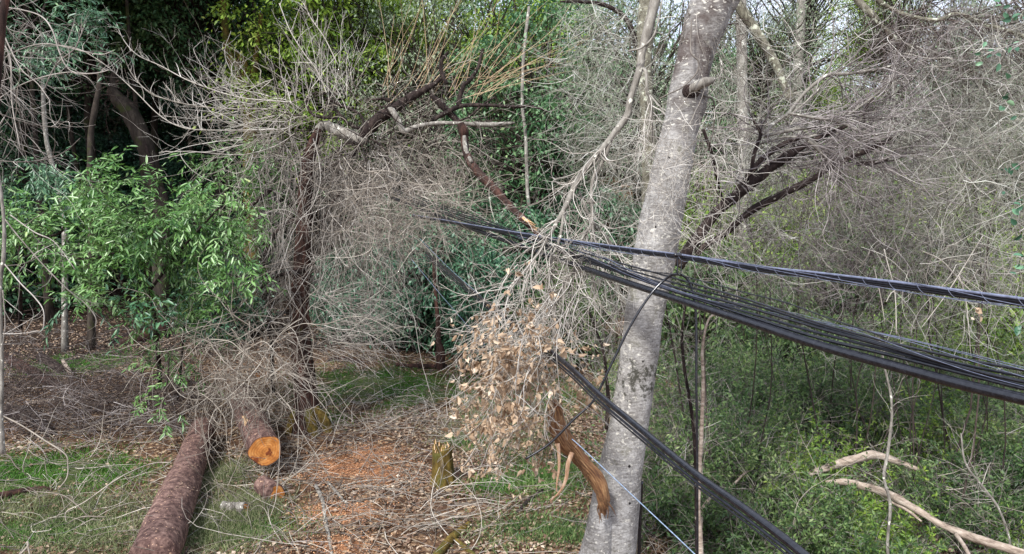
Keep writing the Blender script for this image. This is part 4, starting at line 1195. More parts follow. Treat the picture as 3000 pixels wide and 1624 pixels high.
# bleached logs on the right-hand slope
ground_limb("bleached_log", "bleached arched log in the undergrowth, upper of the two at the lower right", "log", [[(2370, 1395, 18, .1), (2440, 1372, 24, .2), (2510, 1352, 26, .3), (2560, 1340, 24, .35), (2620, 1355, 20, .3), (2690, 1380, 12, .2)]], 'bleached', rough=.12, lift=.85)
ground_limb("bleached_log", "long bleached split log running down to the lower right corner", "log", [[(2420, 1420, 16, .1), (2480, 1418, 20, .15), (2530, 1432, 22, .15), (2590, 1450, 24, .15), (2650, 1480, 24, .15), (2710, 1515, 22, .12), (2760, 1545, 22, .1), (2830, 1575, 24, .1), (2900, 1598, 24, .1), (2990, 1625, 24, .1), (3060, 1650, 22, .1)], [(2800, 1570, 12, .1), (2822, 1600, 12, .1), (2850, 1650, 10, .1)], [(2600, 1468, 8, .1), (2660, 1500, 10, .1), (2700, 1530, 6, .05)]], 'bleached', rough=.15, lift=.85)
ground_limb("dead_branch", "bleached crooked branch rising by the cables at the lower right", "branch", [[(2050, 1640, 16, .1), (2052, 1560, 14, .6), (2056, 1500, 12, .8), (2085, 1460, 9, .9), (2140, 1430, 7, .9), (2180, 1390, 6, 1.), (2205, 1376, 4, 1.)]], 'bleached', sides=8)
ground_limb("old_log", "grey log lying behind the white snag on the right slope", "log", [[(2195, 750, 20, .3), (2260, 745, 24, .3), (2330, 742, 24, .3), (2400, 745, 20, .3)]], 'bleached')
ground_limb("old_log", "low brown log half buried in twigs above the high cable line", "log", [[(2620, 800, 12, .2), (2700, 790, 18, .2), (2790, 785, 14, .2)]], 'red_bark')

mb = MB(); gs = G(2310, 770); ds = float((gs - CAM) @ FW)
limb(mb, [(2314, 775, ds, 20), (2312, 740, ds, 20), (2312, 700, ds, 21), (2314, 665, ds, 17), (2318, 645, ds, 7)], 12, 5, .12)
limb(mb, [(2308, 665, ds, 7), (2306, 640, ds, 3)], 6, 3, .1)
tt = empty("white_snag", gs, "short white broken snag standing above the high cable line on the right slope", "snag"); part('trunk', mb, 'bleached', tt, True)
mb = MB()
for q in ([(2204, 655, ds, 8), (2240, 650, ds, 10), (2280, 672, ds, 10), (2320, 690, ds, 10), (2360, 720, ds, 9), (2400, 765, ds, 7)], [(2220, 650, ds, 8), (2235, 690, ds, 8), (2225, 740, ds, 7)], [(2255, 665, ds, 7), (2262, 720, ds, 6), (2280, 760, ds, 5)], [(2330, 665, ds, 3), (2360, 680, ds, 4), (2370, 700, ds, 3)]):
    limb(mb, q, 7, 5, .1)
solo("bleached_branch", mb, 'bleached', "pale forked dead branch leaning across the white snag", "branch", smooth=True)


# ------------------------------------------------------------------ brush pile and tangle over the logs
def build_tangles():
    r = np.random.default_rng(81)
    mb = MB(); n = 150
    px, py = r.normal(680, 120, n), r.uniform(930, 1200, n)
    st = Pn(px, py, 13.3 + r.normal(0, .4, n))
    d = np.stack([r.normal(0, 1, n), r.normal(0, .4, n), r.normal(.2, .8, n)], -1)
    twigs(mb, st, d, 1.3, .006, 16, .3, .01, r, 1.2, .3, curl=.9, kl=.4)
    n = 80
    st = Pn(r.uniform(600, 860, n), r.uniform(960, 1130, n), 13.3 + r.normal(0, .3, n))
    twigs(mb, st, np.stack([r.normal(0, .6, n), r.normal(-.2, .4, n), -np.ones(n)], -1), 1.3, .0065, 12, .2, .05, r, 1.5, .3, curl=.6)
    n = 95
    st = Pn(r.normal(720, 90, n), r.uniform(930, 1180, n), 12.7 + r.normal(0, .4, n))
    twigs(mb, st, np.stack([r.normal(0, 1, n), r.normal(-.3, .4, n), r.normal(.3, .8, n)], -1), 2.6, .0085, 24, .16, .07, r, 1.2, 0, curl=.8, kl=.3)
    n = 40
    st = Pn(r.uniform(620, 860, n), r.uniform(1080, 1200, n), 12.2 + r.normal(0, .3, n))
    twigs(mb, st, np.stack([r.normal(0, .8, n), r.normal(-.3, .3, n), -np.ones(n)], -1), 1.5, .007, 16, .2, .03, r, 1, 0, curl=.7, kl=.3)
    solo("vine_tangle", mb, 'twig_straw', "pale curling dead vines heaped over the sawn log and fallen trunk", "vines", kind='stuff')
    # brush pile left
    mb = MB(); n = 900
    c = np.array([G(a, b) for a, b in zip(r.uniform(-60, 560, n), r.uniform(1110, 1290, n))]) + np.stack([0 * np.arange(n), 0 * np.arange(n), r.uniform(0, .7, n)], -1)
    twigs(mb, c, np.stack([r.normal(0, 1, n), r.normal(0, .5, n), r.normal(.0, .4, n)], -1), 1.3, .008, 8, .12, .04, r, 3, .8)
    m2 = MB(); n = 220
    c = np.array([G(a, b) for a, b in zip(r.uniform(-60, 560, n), r.uniform(1110, 1330, n))]) + np.stack([0 * np.arange(n), 0 * np.arange(n), r.uniform(0.05, .8, n)], -1)
    twigs(m2, c, np.stack([r.normal(0, 1, n), r.normal(0, .5, n), r.normal(-.05, .4, n)], -1), 1.5, .0065, 12, .15, .04, r, 3, .5)
    solo("loose_brush", m2, 'twig_brown', "grey brown loose twigs over the dark brush heap at the left", "brush", kind='stuff')
    solo("brush_pile", mb, 'twig_bark', "heap of dark dead brush behind the grass at the left", "brush", kind='stuff')
    mb = MB(); n = 240
    c = np.array([G(a, b) for a, b in zip(r.uniform(850, 1350, n), r.uniform(1150, 1300, n))]) + np.stack([0 * np.arange(n), 0 * np.arange(n), r.uniform(0, .3, n)], -1)
    twigs(mb, c, np.stack([r.normal(0, 1, n), r.normal(0, .5, n), r.normal(.1, .4, n)], -1), .9, .006, 8, .14, .06, r, 3, .8)
    solo("brushwood", mb, 'twig_grey', "low grey dead brushwood across the middle of the clearing", "brush", kind='stuff')
    # arching runners over the grass, lower left
    mb = MB()
    D = 10.6
    for q in ([(0, 1215, D, 6), (60, 1245, D, 6), (130, 1290, D, 6), (190, 1330, D, 6), (199, 1360, D, 5), (196, 1400, D, 5), (170, 1435, D, 4)],
              [(400, 1640, D - .8, 6), (430, 1610, D - .8, 6), (510, 1560, D - .7, 6), (560, 1528, D - .7, 5)], [(100, 1440, D, 4), (180, 1450, D, 5), (225, 1480, D, 5), (260, 1515, D, 4)],
              [(160, 1580, D, 5), (190, 1540, D, 6), (240, 1515, D, 6), (310, 1515, D, 5)], [(195, 1535, D, 5), (195, 1500, D, 5), (250, 1470, D, 5), (350, 1400, D, 5), (440, 1360, D + .5, 5), (500, 1355, D + .6, 4)],
              [(0, 1330, D, 5), (25, 1335, D, 5), (45, 1365, D, 4), (60, 1378, D, 4)], [(60, 1624, D - 1, 8), (82, 1600, D - 1, 9), (80, 1590, D - 1, 8), (90, 1640, D - 1, 6)],
              [(260, 1570, D - .4, 6), (300, 1590, D - .4, 7), (330, 1624, D - .4, 6)], [(200, 1275, D + 1, 4), (300, 1240, D + 1.2, 5), (400, 1220, D + 1.4, 5), (530, 1215, D + 1.6, 4)]):
        limb(mb, [(x, y, d_, w_ * .7) for x, y, d_, w_ in q], 5, 6, .02)
    n = 60
    st = Pn(r.uniform(-20, 420, n), r.uniform(1260, 1600, n), D + r.normal(0, .5, n))
    st[:, 2] = np.maximum(st[:, 2], T(st[:, 0], st[:, 1]) + .03)
    twigs(mb, st, np.stack([r.normal(0, 1, n), r.normal(0, .3, n), r.normal(0, .3, n)], -1), .8, .0045, 8, .15, .03, r, 1.5)
    solo("arching_runners", mb, 'twig_straw', "pale arching dead runners over the lower left grass", "runners", kind='stuff')


build_tangles()


# ------------------------------------------------------------------ left edge: near twigs
def build_left_edge():
    D = 8.0
    t = empty("leaning_sapling", P(-30, 1150, D), "bare pale sapling with long arching twigs filling the left edge", "sapling")
    mb = MB()
    a = limb(mb, [(8, 1330, D, 16), (2, 1220, D, 15), (6, 1080, D, 10), (0, 840, D, 12), (10, 760, D, 12), (12, 660, D, 10), (2, 560, D, 9), (-20, 400, D, 9)], 10, 6, .06)
    part('stem', mb, 'grey_limb', t, True)
    mb = MB(); r = np.random.default_rng(91)
    for q in ([(-20, 20, D, 5), (56, 28, D, 5), (120, 48, D, 6), (153, 88, D, 6), (173, 149, D, 6), (193, 193, D, 5), (225, 215, D, 5), (281, 215, D, 4), (321, 205, D, 3)],
              [(-20, 300, D, 4), (60, 250, D, 4), (130, 225, D, 5), (200, 212, D, 4), (250, 215, D, 3)], [(129, 265, D, 5), (150, 215, D, 6), (173, 181, D, 6), (217, 145, D, 6), (234, 110, D, 5), (245, 80, D, 4)],
              [(-20, 190, D, 4), (60, 145, D, 4), (129, 129, D, 5), (200, 140, D, 5), (260, 155, D, 5), (300, 160, D, 4), (330, 150, D, 3)], [(-10, 100, D, 6), (30, 170, D, 6), (35, 300, D, 5), (60, 440, D, 4)],
              [(10, 100, D, 5), (60, 200, D, 5), (110, 245, D, 4), (148, 297, D, 3)], [(-20, 470, D, 5), (60, 475, D, 5), (130, 468, D, 5), (190, 445, D, 4), (235, 405, D, 3)], [(-10, 330, D, 4), (60, 355, D, 4), (130, 370, D, 4), (200, 374, D, 3)],
              [(12, 640, D, 6), (60, 700, D, 5), (130, 780, D, 5), (200, 850, D, 5), (250, 890, D, 4), (280, 930, D, 4), (280, 960, D, 3)], [(30, 630, D, 5), (100, 680, D, 5), (160, 710, D, 4), (220, 790, D, 3)],
              [(10, 770, D, 5), (60, 830, D, 5), (100, 870, D, 5), (127, 910, D, 4), (127, 960, D, 4), (115, 975, D, 3)], [(8, 850, D, 5), (14, 920, D, 5), (15, 975, D, 4)], [(-20, 978, D, 4), (60, 978, D, 4), (110, 970, D, 3)],
              [(-10, 780, D, 4), (60, 775, D, 4), (95, 760, D, 4), (115, 735, D, 3)]):
        c, rd = limb(mb, [(x, y, d_, w_ * .72) for x, y, d_, w_ in q], 5, 6, 0)
        s_, dd, rr = spawn(c, rd, 7, .15, 1, 50, r)
        twigs(mb, s_, dd, .45, rr * .7, 7, .2, .0, r, .6)
    n = 80
    st = Pn(r.uniform(-40, 60, n), r.uniform(-60, 420, n), D + r.normal(0, .3, n))
    twigs(mb, st, np.stack([r.normal(.25, .5, n), r.normal(0, .3, n), r.normal(-.8, .5, n)], -1), 1.1, .0038, 10, .17, .02, r, 2.5, .6)
    part('twigs', mb, 'twig_grey', t)
    mb = MB(); limb(mb, [(25, -60, 7.0, 22), (16, 0, 7, 20), (8, 50, 7, 22), (2, 110, 7, 24), (-8, 200, 7, 26), (-30, 400, 7, 26), (-90, 900, 7.4, 30), (-110, 1700, 7.4, 34), (-110, 2050, 7.4, 40)], 12, 7, .1)
    solo("red_barked_tree", mb, 'red_bark', "thin red barked trunk cut off by the top left corner", "tree", smooth=True)


build_left_edge()


# ------------------------------------------------------------------ leafy laurels
def sprays(mbl, mbt, start, d, L, nleaf, leafL, leafW, r, grav=.08, six=True):
    n = len(start)
    p = grow(start, d, L * r.uniform(.6, 1.2, n), 8, .1, grav, r)
    tubes(mbt, p, taper(n, 8, .005, .3), 3)
    k = np.tile(np.linspace(.12, 1, nleaf), (n, 1)) * 7; k = np.clip(k + r.normal(0, .15, k.shape), 0, 6.999)
    i = np.arange(n)[:, None]; k0 = k.astype(int); u = (k - k0)[..., None]
    pos = p[i, k0] * (1 - u) + p[i, k0 + 1] * u; tan = nrm(p[i, k0 + 1] - p[i, k0])
    sgn = np.where(np.arange(nleaf) % 2 == 0, 1, -1)[None, :, None]
    side = nrm(np.cross(tan, np.array([0, 0, 1.0])) + r.normal(0, .35, tan.shape))
    dr = nrm(tan * .75 + side * sgn * .8 + r.normal(0, .22, tan.shape) + np.array([0, 0, -.28]))
    upv = np.array([0, -.25, 1.0]) + r.normal(0, .45, dr.shape)
    m = n * nleaf; LL = leafL * r.uniform(.5, 1.2, m)
    leaves(mbl, pos.reshape(m, 3), dr.reshape(m, 3), upv.reshape(m, 3), LL, LL * leafW, six, .2, .12)


def laurel(label, blobs, depth, mat, leafL=.15, seed=1, stems=(), nleaf=13, L=.7, name="bay_laurel", cat="laurel", dspread=.7, dirx=0.0, bark='dark_bark'):
    r = np.random.default_rng(seed)
    b0 = blobs[0]
    g = G(stems[0][0][0], stems[0][0][1]) if stems else P(b0[0], b0[1] + b0[3], depth)
    t_ = empty(name, g, label, cat)
    ml, mt = MB(), MB()
    for x, y, rx, ry, n in blobs:
        n = int(n * .72); a = r.uniform(0, 6.28, n); q = r.uniform(0, 1.25, n) ** .7
        c_ = r.integers(0, max(2, n // 7), n); a, q = a[c_], q[c_]; dz = r.normal(0, dspread, n)[c_]
        px, py = x + rx * q * np.cos(a) + r.normal(0, 20, n), y + ry * q * np.sin(a) + r.normal(0, 14, n)
        st = Pn(px, py, depth + dz + r.normal(0, .15, n))
        d = np.stack([np.sign(np.cos(a)) * r.uniform(.1, 1, n)[c_] + r.normal(dirx, .35, n), r.normal(-.3, .5, n), r.normal(0, .5, n)[c_] + r.normal(0, .25, n)], -1)
        sprays(ml, mt, st, d, L, nleaf, leafL, .24, r)
    for q in stems:
        limb(mt, q, 8, 6, .05)
    part('foliage', ml, mat, t_); part('stems', mt, bark, t_)
    return t_


laurel("large glossy bay laurel spreading across the left middle", [(330, 540, 110, 50, 55), (250, 640, 180, 60, 130), (480, 610, 180, 80, 190), (640, 600, 110, 90, 110), (150, 730, 140, 70, 110), (380, 740, 190, 80, 180), (560, 740, 140, 80, 130),
                                                                      (200, 830, 130, 45, 45), (330, 880, 90, 40, 22), (520, 850, 90, 45, 35), (80, 690, 70, 60, 50), (250, 545, 40, 50, 24), (420, 660, 150, 60, 90)],
       13.4, 'laurel', .155, 101, [[(470, 1130, 16, 14), (460, 1000, 14.5, 13), (440, 850, 13.6, 12), (400, 720, 13.4, 10), (330, 600, 13.4, 8), (260, 520, 13.2, 5)], [(440, 850, 13.6, 9), (540, 720, 13.4, 8), (650, 600, 13.2, 6)],
                                    [(20, 690, 13.4, 7), (160, 690, 13.4, 8), (200, 640, 13.4, 8), (230, 590, 13.4, 6), (240, 540, 13.4, 5)], [(400, 720, 13.4, 8), (250, 760, 13.2, 7), (120, 720, 13.2, 5)]])
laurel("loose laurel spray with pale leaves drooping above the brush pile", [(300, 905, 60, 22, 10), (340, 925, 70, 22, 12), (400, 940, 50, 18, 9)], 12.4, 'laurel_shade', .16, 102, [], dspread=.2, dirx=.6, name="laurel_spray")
laurel("yellow tinged laurel sapling growing between the big laurel and broken tree", [(540, 900, 100, 50, 34), (480, 960, 60, 60, 22), (570, 980, 90, 50, 30), (520, 1060, 70, 50, 18), (640, 880, 60, 60, 18)], 14.2, 'laurel', .14, 103, [[(520, 1180, 15.5, 8), (530, 1080, 14.6, 7), (540, 950, 14.2, 5)]], name="laurel_sapling", dspread=.4)
laurel("short bright green laurel sprig hanging over the brush pile", [(488, 1120, 22, 35, 9), (470, 1190, 25, 30, 9), (470, 1230, 20, 20, 5)], 13, 'laurel', .14, 104, [[(495, 1050, 13, 5), (490, 1120, 13, 5), (470, 1220, 13, 4)]], name="laurel_sprig", dspread=.15, L=.35)
laurel("sunlit pale laurel crown showing through the twigs left of the broken tree", [(700, 470, 90, 50, 70), (790, 500, 60, 60, 60), (640, 440, 40, 40, 20), (800, 580, 60, 60, 50), (720, 600, 60, 60, 50), (760, 690, 60, 60, 40)], 15.6, 'laurel', .15, 105, [[(800, 1150, 16.5, 12), (790, 900, 15.8, 10), (760, 600, 15.6, 7)]], dspread=.4)
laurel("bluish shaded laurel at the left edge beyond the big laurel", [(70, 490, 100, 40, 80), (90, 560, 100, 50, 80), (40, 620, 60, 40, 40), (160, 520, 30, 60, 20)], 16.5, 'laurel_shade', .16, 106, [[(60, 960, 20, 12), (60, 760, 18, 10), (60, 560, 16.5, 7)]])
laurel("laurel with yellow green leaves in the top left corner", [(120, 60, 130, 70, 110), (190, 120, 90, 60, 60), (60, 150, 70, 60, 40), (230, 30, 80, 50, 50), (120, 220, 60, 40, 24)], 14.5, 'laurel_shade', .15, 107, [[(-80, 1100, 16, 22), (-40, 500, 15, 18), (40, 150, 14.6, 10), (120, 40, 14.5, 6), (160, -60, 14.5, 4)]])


# ------------------------------------------------------------------ background trees
def crown_mesh(name, R, H, ncl, nper, leafL, seed, mat, squash=.35, cl=.55, hang=.0, ratio=.42):
    """crown around the local origin (0,0,0 = crown's foot), clumps spread through its volume"""
    r = np.random.default_rng(seed)
    u = r.normal(size=(ncl, 3)); u = nrm(u) * (r.uniform(0, 1, ncl) ** .38)[:, None]
    c = u * [R, R, H / 2] + [0, 0, H / 2]
    c += .25 * R * np.stack([noise(c + 5 * i + seed, .9) for i in range(3)], -1) * [1, 1, .5]
    sz = cl * r.uniform(.6, 1.5, ncl)
    n = ncl * nper
    k = np.repeat(np.arange(ncl), nper)
    off = r.normal(size=(n, 3)); off[:, 2] *= squash
    off *= sz[k][:, None] * .7; off[:, 2] -= .25 * (off[:, 0] ** 2 + off[:, 1] ** 2) / np.maximum(sz[k], .1)
    pos = c[k] + off
    d = nrm(off + r.normal(0, .6, (n, 3)) * sz[k][:, None] + [0, 0, -.12 - hang])
    L = leafL * r.uniform(.6, 1.3, n)
    mb = MB(); leaves(mb, pos, d, r.normal(0, .7, (n, 3)) + [0, -.3, 1], L, L * ratio, False, .25, .15)
    me = mb.mesh(name); me.materials.append(M[mat])
    # twigs that carry the clumps
    tb = MB()
    axis = np.stack([0 * c[:, 0], 0 * c[:, 1], np.clip(c[:, 2] * .6 - .2, 0, H)], -1)
    t_ = np.linspace(0, 1, 6)[None, :, None]
    mid = axis[:, None] * (1 - t_) + c[:, None] * t_ + np.sin(t_ * math.pi) * r.normal(0, .12 * R, (ncl, 1, 3)) + np.sin(t_ * 9) * r.normal(0, .03 * R, (ncl, 1, 3))
    tubes(tb, mid, taper(ncl, 6, .012 * R + .012, .25), 4)
    s, dd, rr = spawn(mid, taper(ncl, 6, .02, .3), ncl * 3, .4, 1, 45, r)
    tubes(tb, grow(s, dd, r.uniform(.3, .9, ncl * 3), 5, .2, 0, r), taper(ncl * 3, 5, .008, .4), 3)
    tm = tb.mesh(name + "_limbs")
    return me, tm


CR = {
    'dark_a': crown_mesh("crown", 3.6, 7.5, 260, 95, .17, 1, 'dark_leaf'),
    'dark_b': crown_mesh("crown", 3.2, 8.5, 240, 95, .16, 2, 'far_leaf'),
    'yell_a': crown_mesh("crown", 2.8, 6.5, 190, 95, .14, 3, 'yellow_leaf', cl=.45),
    'far_c': crown_mesh("crown", 2.6, 6.0, 170, 95, .13, 4, 'far_leaf', cl=.42),
    'grey_a': crown_mesh("crown", 2.6, 6.5, 170, 70, .10, 5, 'grey_leaf', cl=.5, hang=.3),
    'grey_thin': crown_mesh("crown", 2.6, 6.5, 125, 60, .09, 15, 'grey_leaf', cl=.42, hang=.3),
    'bush_a': crown_mesh("crown", 1.5, 3.0, 130, 90, .13, 6, 'dark_leaf', cl=.34),
    'bush_b': crown_mesh("crown", 1.3, 2.4, 110, 90, .11, 7, 'shrub_leaf', cl=.3),
    'shade_a': crown_mesh("crown", 1.6, 3.4, 140, 80, .14, 8, 'laurel_shade', cl=.36),
}
for me_, tm_ in CR.values():
    tm_.materials.append(M['far_bark'])


def bgtree(kind, x, y, zc, label, scale=(1, 1, 1), trunk=.16, bark='far_bark', rot=0.0, name="evergreen_tree", cat="tree", group="trees on the slope behind the clearing", lean=(0, 0), limbs=True, seed=0):
    """zc = height of the crown's foot above the ground here"""
    g = onground(x, y, -.1)
    t_ = empty(name, g, label, cat, group)
    me, tm = CR[kind]
    o = bpy.data.objects.new('crown', me); col.objects.link(o); o.parent = t_; o.location = (lean[0], lean[1], zc); o.scale = scale; o.rotation_euler = (0, 0, rot)
    if limbs:
        o2 = bpy.data.objects.new('limbs', tm); col.objects.link(o2); o2.parent = t_; o2.location = o.location; o2.scale = scale; o2.rotation_euler = (0, 0, rot)
    top = zc + me.vertices[0].co[2] * 0 + 3.5 * scale[2]
    u = np.linspace(0, 1, 12)
    pth = np.stack([g[0] + lean[0] * u ** 1.3 + .12 * np.sin(u * 7 + x), g[1] + lean[1] * u ** 1.3 + .1 * np.cos(u * 6 + y), g[2] + u * top], -1)
    mb = MB(); tubes(mb, pth, trunk * (1.15 - .85 * u) + trunk * .5 * np.exp(-u * 14), 12, True, .12, 4)
    part('trunk', mb, bark, t_, True)
    return t_


def at(px, d, y=None):
    q = P(px, 600, d); return q[0], q[1]


BG = [
    # kind, px, depth, crown foot above the ground, scale, label, trunk
    ('dark_a', 80, 33, 5.2, (1.2, 1.2, 1.2), "dark evergreen with a low crown on the slope behind the top left laurel", .22),
    ('dark_b', 290, 31, 7.2, (1.1, 1.1, 1.2), "blue green evergreen whose crown hangs over the dark leaning trunk", .22),
    ('dark_a', 470, 34, 6.8, (1.15, 1.15, 1.2), "dense dark evergreen above the shaded hollow, left of the mossy forked trunk", .2),
    ('dark_b', 640, 30, 7.0, (1.1, 1.1, 1.2), "dark evergreen at the top, right over the mossy forked trunk", .2),
    ('far_c', 800, 34, 4.2, (1.3, 1.3, 1.3), "mid green evergreen behind the upright twigs of the bent tree", .2),
    ('yell_a', 980, 27, 4.6, (1.2, 1.2, 1.3), "sunlit yellow green tree above the bent tree's dark limb", .18),
    ('yell_a', 1120, 30, 5.5, (1.2, 1.2, 1.3), "yellow green tree at the top centre behind the orange shoots", .18),
    ('grey_a', 1280, 26, 3.8, (1.2, 1.2, 1.3), "pale grey green tree filling the top centre behind the twig cloud", .14),
    ('yell_a', 1450, 28, 4.6, (1.2, 1.2, 1.3), "yellow green tree at the top, right of the orange shoots", .16),
    ('far_c', 1580, 24, 3.4, (1.1, 1.1, 1.2), "mid green tree behind the snapped limb and grey hanging branch", .14),
    ('far_c', 1720, 30, 3.0, (1.2, 1.2, 1.4), "green tree between the hanging branch and the pale tree", .16),
    ('grey_a', 1870, 24, 3.0, (1.0, 1.0, 1.2), "thin grey green tree right behind the pale tree", .14),
    ('grey_thin', 2215, 22, 4.2, (.6, .6, .8), "lichen grey tree with sparse leaves just right of the pale tree", .14),
    ('grey_thin', 2330, 27, 4.4, (1.0, 1.0, 1.1), "olive grey tree standing before the sky at the upper right", .16),
    ('yell_a', 2520, 26, 5.6, (.55, .55, .55), "small yellow green crown before the sky at the upper right", .1),
    ('grey_a', 2100, 36, 2.5, (1.4, 1.4, 1.0), "distant grey green tree low behind the dark slanting limbs", .16),
    ('grey_a', 2480, 40, .2, (1.4, 1.4, .45), "low grey green tree under the patch of open sky", .16),
    ('grey_thin', 2760, 34, 2.0, (1.4, 1.4, 1.3), "grey green tree hidden behind the brown thicket", .16),
    ('grey_a', 2990, 30, 2.0, (1.3, 1.3, 1.5), "grey green tree at the right edge behind the brown thicket", .16),
    ('dark_b', 20, 40, .0, (1.3, 1.3, 1.0), "dark tree low on the slope at the far left", .2),
    ('dark_a', 250, 41, .5, (1.3, 1.3, 1.0), "dark tree low on the slope behind the slender pale trunk", .2),
    ('dark_b', 450, 42, .5, (1.3, 1.3, 1.0), "dark tree low on the slope behind the leaning trunk", .2),
    ('dark_a', 680, 41, .5, (1.3, 1.3, 1.0), "dark tree low on the slope behind the forked trunk", .2),
    ('far_c', 2140, 32, .5, (1.2, 1.2, 1.05), "mid green tree low in the gap right of the pale tree", .14),
    ('yell_a', 2280, 36, 1.2, (1.3, 1.3, .95), "light green tree far back under the open sky's left side", .14),
    ('far_c', 2620, 32, .6, (1.3, 1.3, 1.0), "green tree far back behind the densest brown shrub", .14),
    ('far_c', 2850, 28, .8, (1.2, 1.2, 1.1), "green tree far back behind the lichen grey shrubs", .14),
    ('grey_thin', 2600, 24, 4.8, (.9, .9, .9), "sparse grey tree before the sky under the lichened bough", .12),
    ('yell_a', 2380, 30, 1.5, (1.1, 1.1, .7), "yellow green tree low behind the fanning fallen limbs", .14),
    ('far_c', 1200, 36, 1.5, (1.5, 1.5, 1.2), "green tree low on the slope behind the twig cloud", .2),
    ('dark_b', 980, 36, .5, (1.2, 1.2, .9), "dark green tree low on the slope behind the broken tree", .2),
    ('far_c', 1500, 38, .5, (1.5, 1.5, 1.1), "dull green tree low on the slope behind the snapped limb", .2),
    ('far_c', 1800, 40, 0, (1.5, 1.5, 1.0), "dull green tree low behind the pale tree's middle", .2),
]
for k, (kd, px, d, zc, sc, lb, tr) in enumerate(BG):
    x, y = at(px, d)
    bgtree(kd, x, y, zc, lb, sc, tr, rot=k * 1.7, bark='far_bark' if kd[0] in 'dy' else 'far_pale_bark', name="evergreen_tree" if kd[0] != 'g' else "lichened_tree")

BUSH = [('bush_a', 1130, 21, .2, (1, 1, 1.05), "dark blue green bush behind the broken tree's right side"), ('bush_a', 1290, 20.5, .6, (1.05, 1.05, 1.15), "tall dark bush in the shaded gap under the cables"),
        ('bush_a', 1430, 19.5, .0, (.95, .95, 1.1), "dark bush at the right of the shaded gap"), ('bush_a', 1010, 22, .1, (.9, .9, 1.), "dark bush seen through the hanging twigs"), ('shade_a', 1360, 23, 1.4, (1.2, 1.2, 1.), "taller bluish bush behind the dark gap bushes"),
        ('shade_a', 1180, 24, 1.2, (1.2, 1.2, 1.), "bluish bush behind the row of dark bushes"), ('shade_a', 1520, 21, .6, (1.1, 1.1, 1.1), "green bush behind the hanging grey branch's tips"), ('bush_b', 1640, 19, .2, (1.1, 1.1, 1.3), "mid green bush left of the pale tree's middle"),
        ('shade_a', 1720, 23, .6, (1.2, 1.2, 1.2), "shaded bush right behind the pale tree"), ('bush_a', 620, 22, .0, (.9, .9, .9), "dark bush behind the big laurel's right end")]
for k, (kd, px, d, zc, sc, lb) in enumerate(BUSH):
    x, y = at(px, d)
    bgtree(kd, x, y, zc, lb, sc, .05, rot=k * 2.1, name="bush", cat="bush", group="bushes at the back of the clearing")

r_ = np.random.default_rng(77)
UB = ["low shaded bush on the dim slope at the far left", "shaded bush left of the slender pale trunk", "shaded bush at the foot of the leaning dark trunk", "dim bush right of the leaning dark trunk", "shaded bush under the mossy forked trunk", "dim bush high on the slope behind the leaning dark trunk",
      "dim bush behind the slender pale trunk", "dark bush at the back, between the leaning and the forked trunk", "dark bush on the slope behind the twig fan"]
for k, (px, d) in enumerate(((-10, 26), (130, 29), (390, 31), (540, 29), (700, 30), (330, 37), (190, 35), (560, 36), (730, 37))):
    x, y = at(px, d)
    bgtree('bush_a' if k % 3 else 'shade_a', x, y, -.2, UB[k], (1.7, 1.7, 1.1 + .5 * r_.random()), .05, rot=k * 2.3, name="bush", cat="bush", group="shaded bushes on the left slope")
mb = MB(); n = 900
y = r_.uniform(24, 38, n); x = r_.uniform(-.75, -.1, n) * y
st = np.stack([x, y, T(x, y) + r_.uniform(0, 2.5, n)], -1)
twigs(mb, st, np.stack([r_.normal(0, .8, n), r_.normal(0, .5, n), r_.normal(.1, .8, n)], -1), 2.2, .009, 9, .18, .02, r_, 3, .6)
solo("dim_brush", mb, 'twig_dark', "dim dead brush filling the shaded slope at the left", "brush", kind='stuff')

RB = [(2110, 17, 'bush_b', 1.3, "green bush just right of the pale tree under the dark fallen limbs"), (2230, 20, 'yell_b', 1.5, "yellow green bush behind the white snag's left side"), (2400, 21, 'yell_b', 1.6, "yellow green bush behind the white snag's right side"),
      (2560, 18, 'bush_b', 1.4, "green bush behind the densest brown bare shrub"), (2700, 21, 'yell_b', 1.5, "light green bush behind the lichen grey shrub"), (2850, 17, 'yell_b', 1.4, "light green bush above the high cable line near the right edge"),
      (3000, 15, 'yell_b', 1.3, "bright bush at the right edge around the high cable line"), (2060, 23, 'yell_b', 1.7, "yellow green bush seen low between pale tree and fallen limbs"), (2480, 26, 'bush_b', 2.0, "green bush far back under the open sky"),
      (2320, 15, 'bush_b', 1.0, "green bush right below the white snag"), (2900, 24, 'bush_b', 2.0, "tall green bush far back at the right")]
CR['yell_b'] = crown_mesh("crown", 1.3, 2.4, 120, 90, .09, 17, 'lime_leaf', cl=.3)
CR['yell_b'][1].materials.append(M['far_bark'])
for k, (px, d, kd, sc, lb) in enumerate(RB):
    x, y = at(px, d)
    bgtree(kd, x, y, -.1, lb, (sc, sc, sc * 1.1), .03, rot=k * 1.9, name="bush", cat="bush", group="green bushes on the right slope")

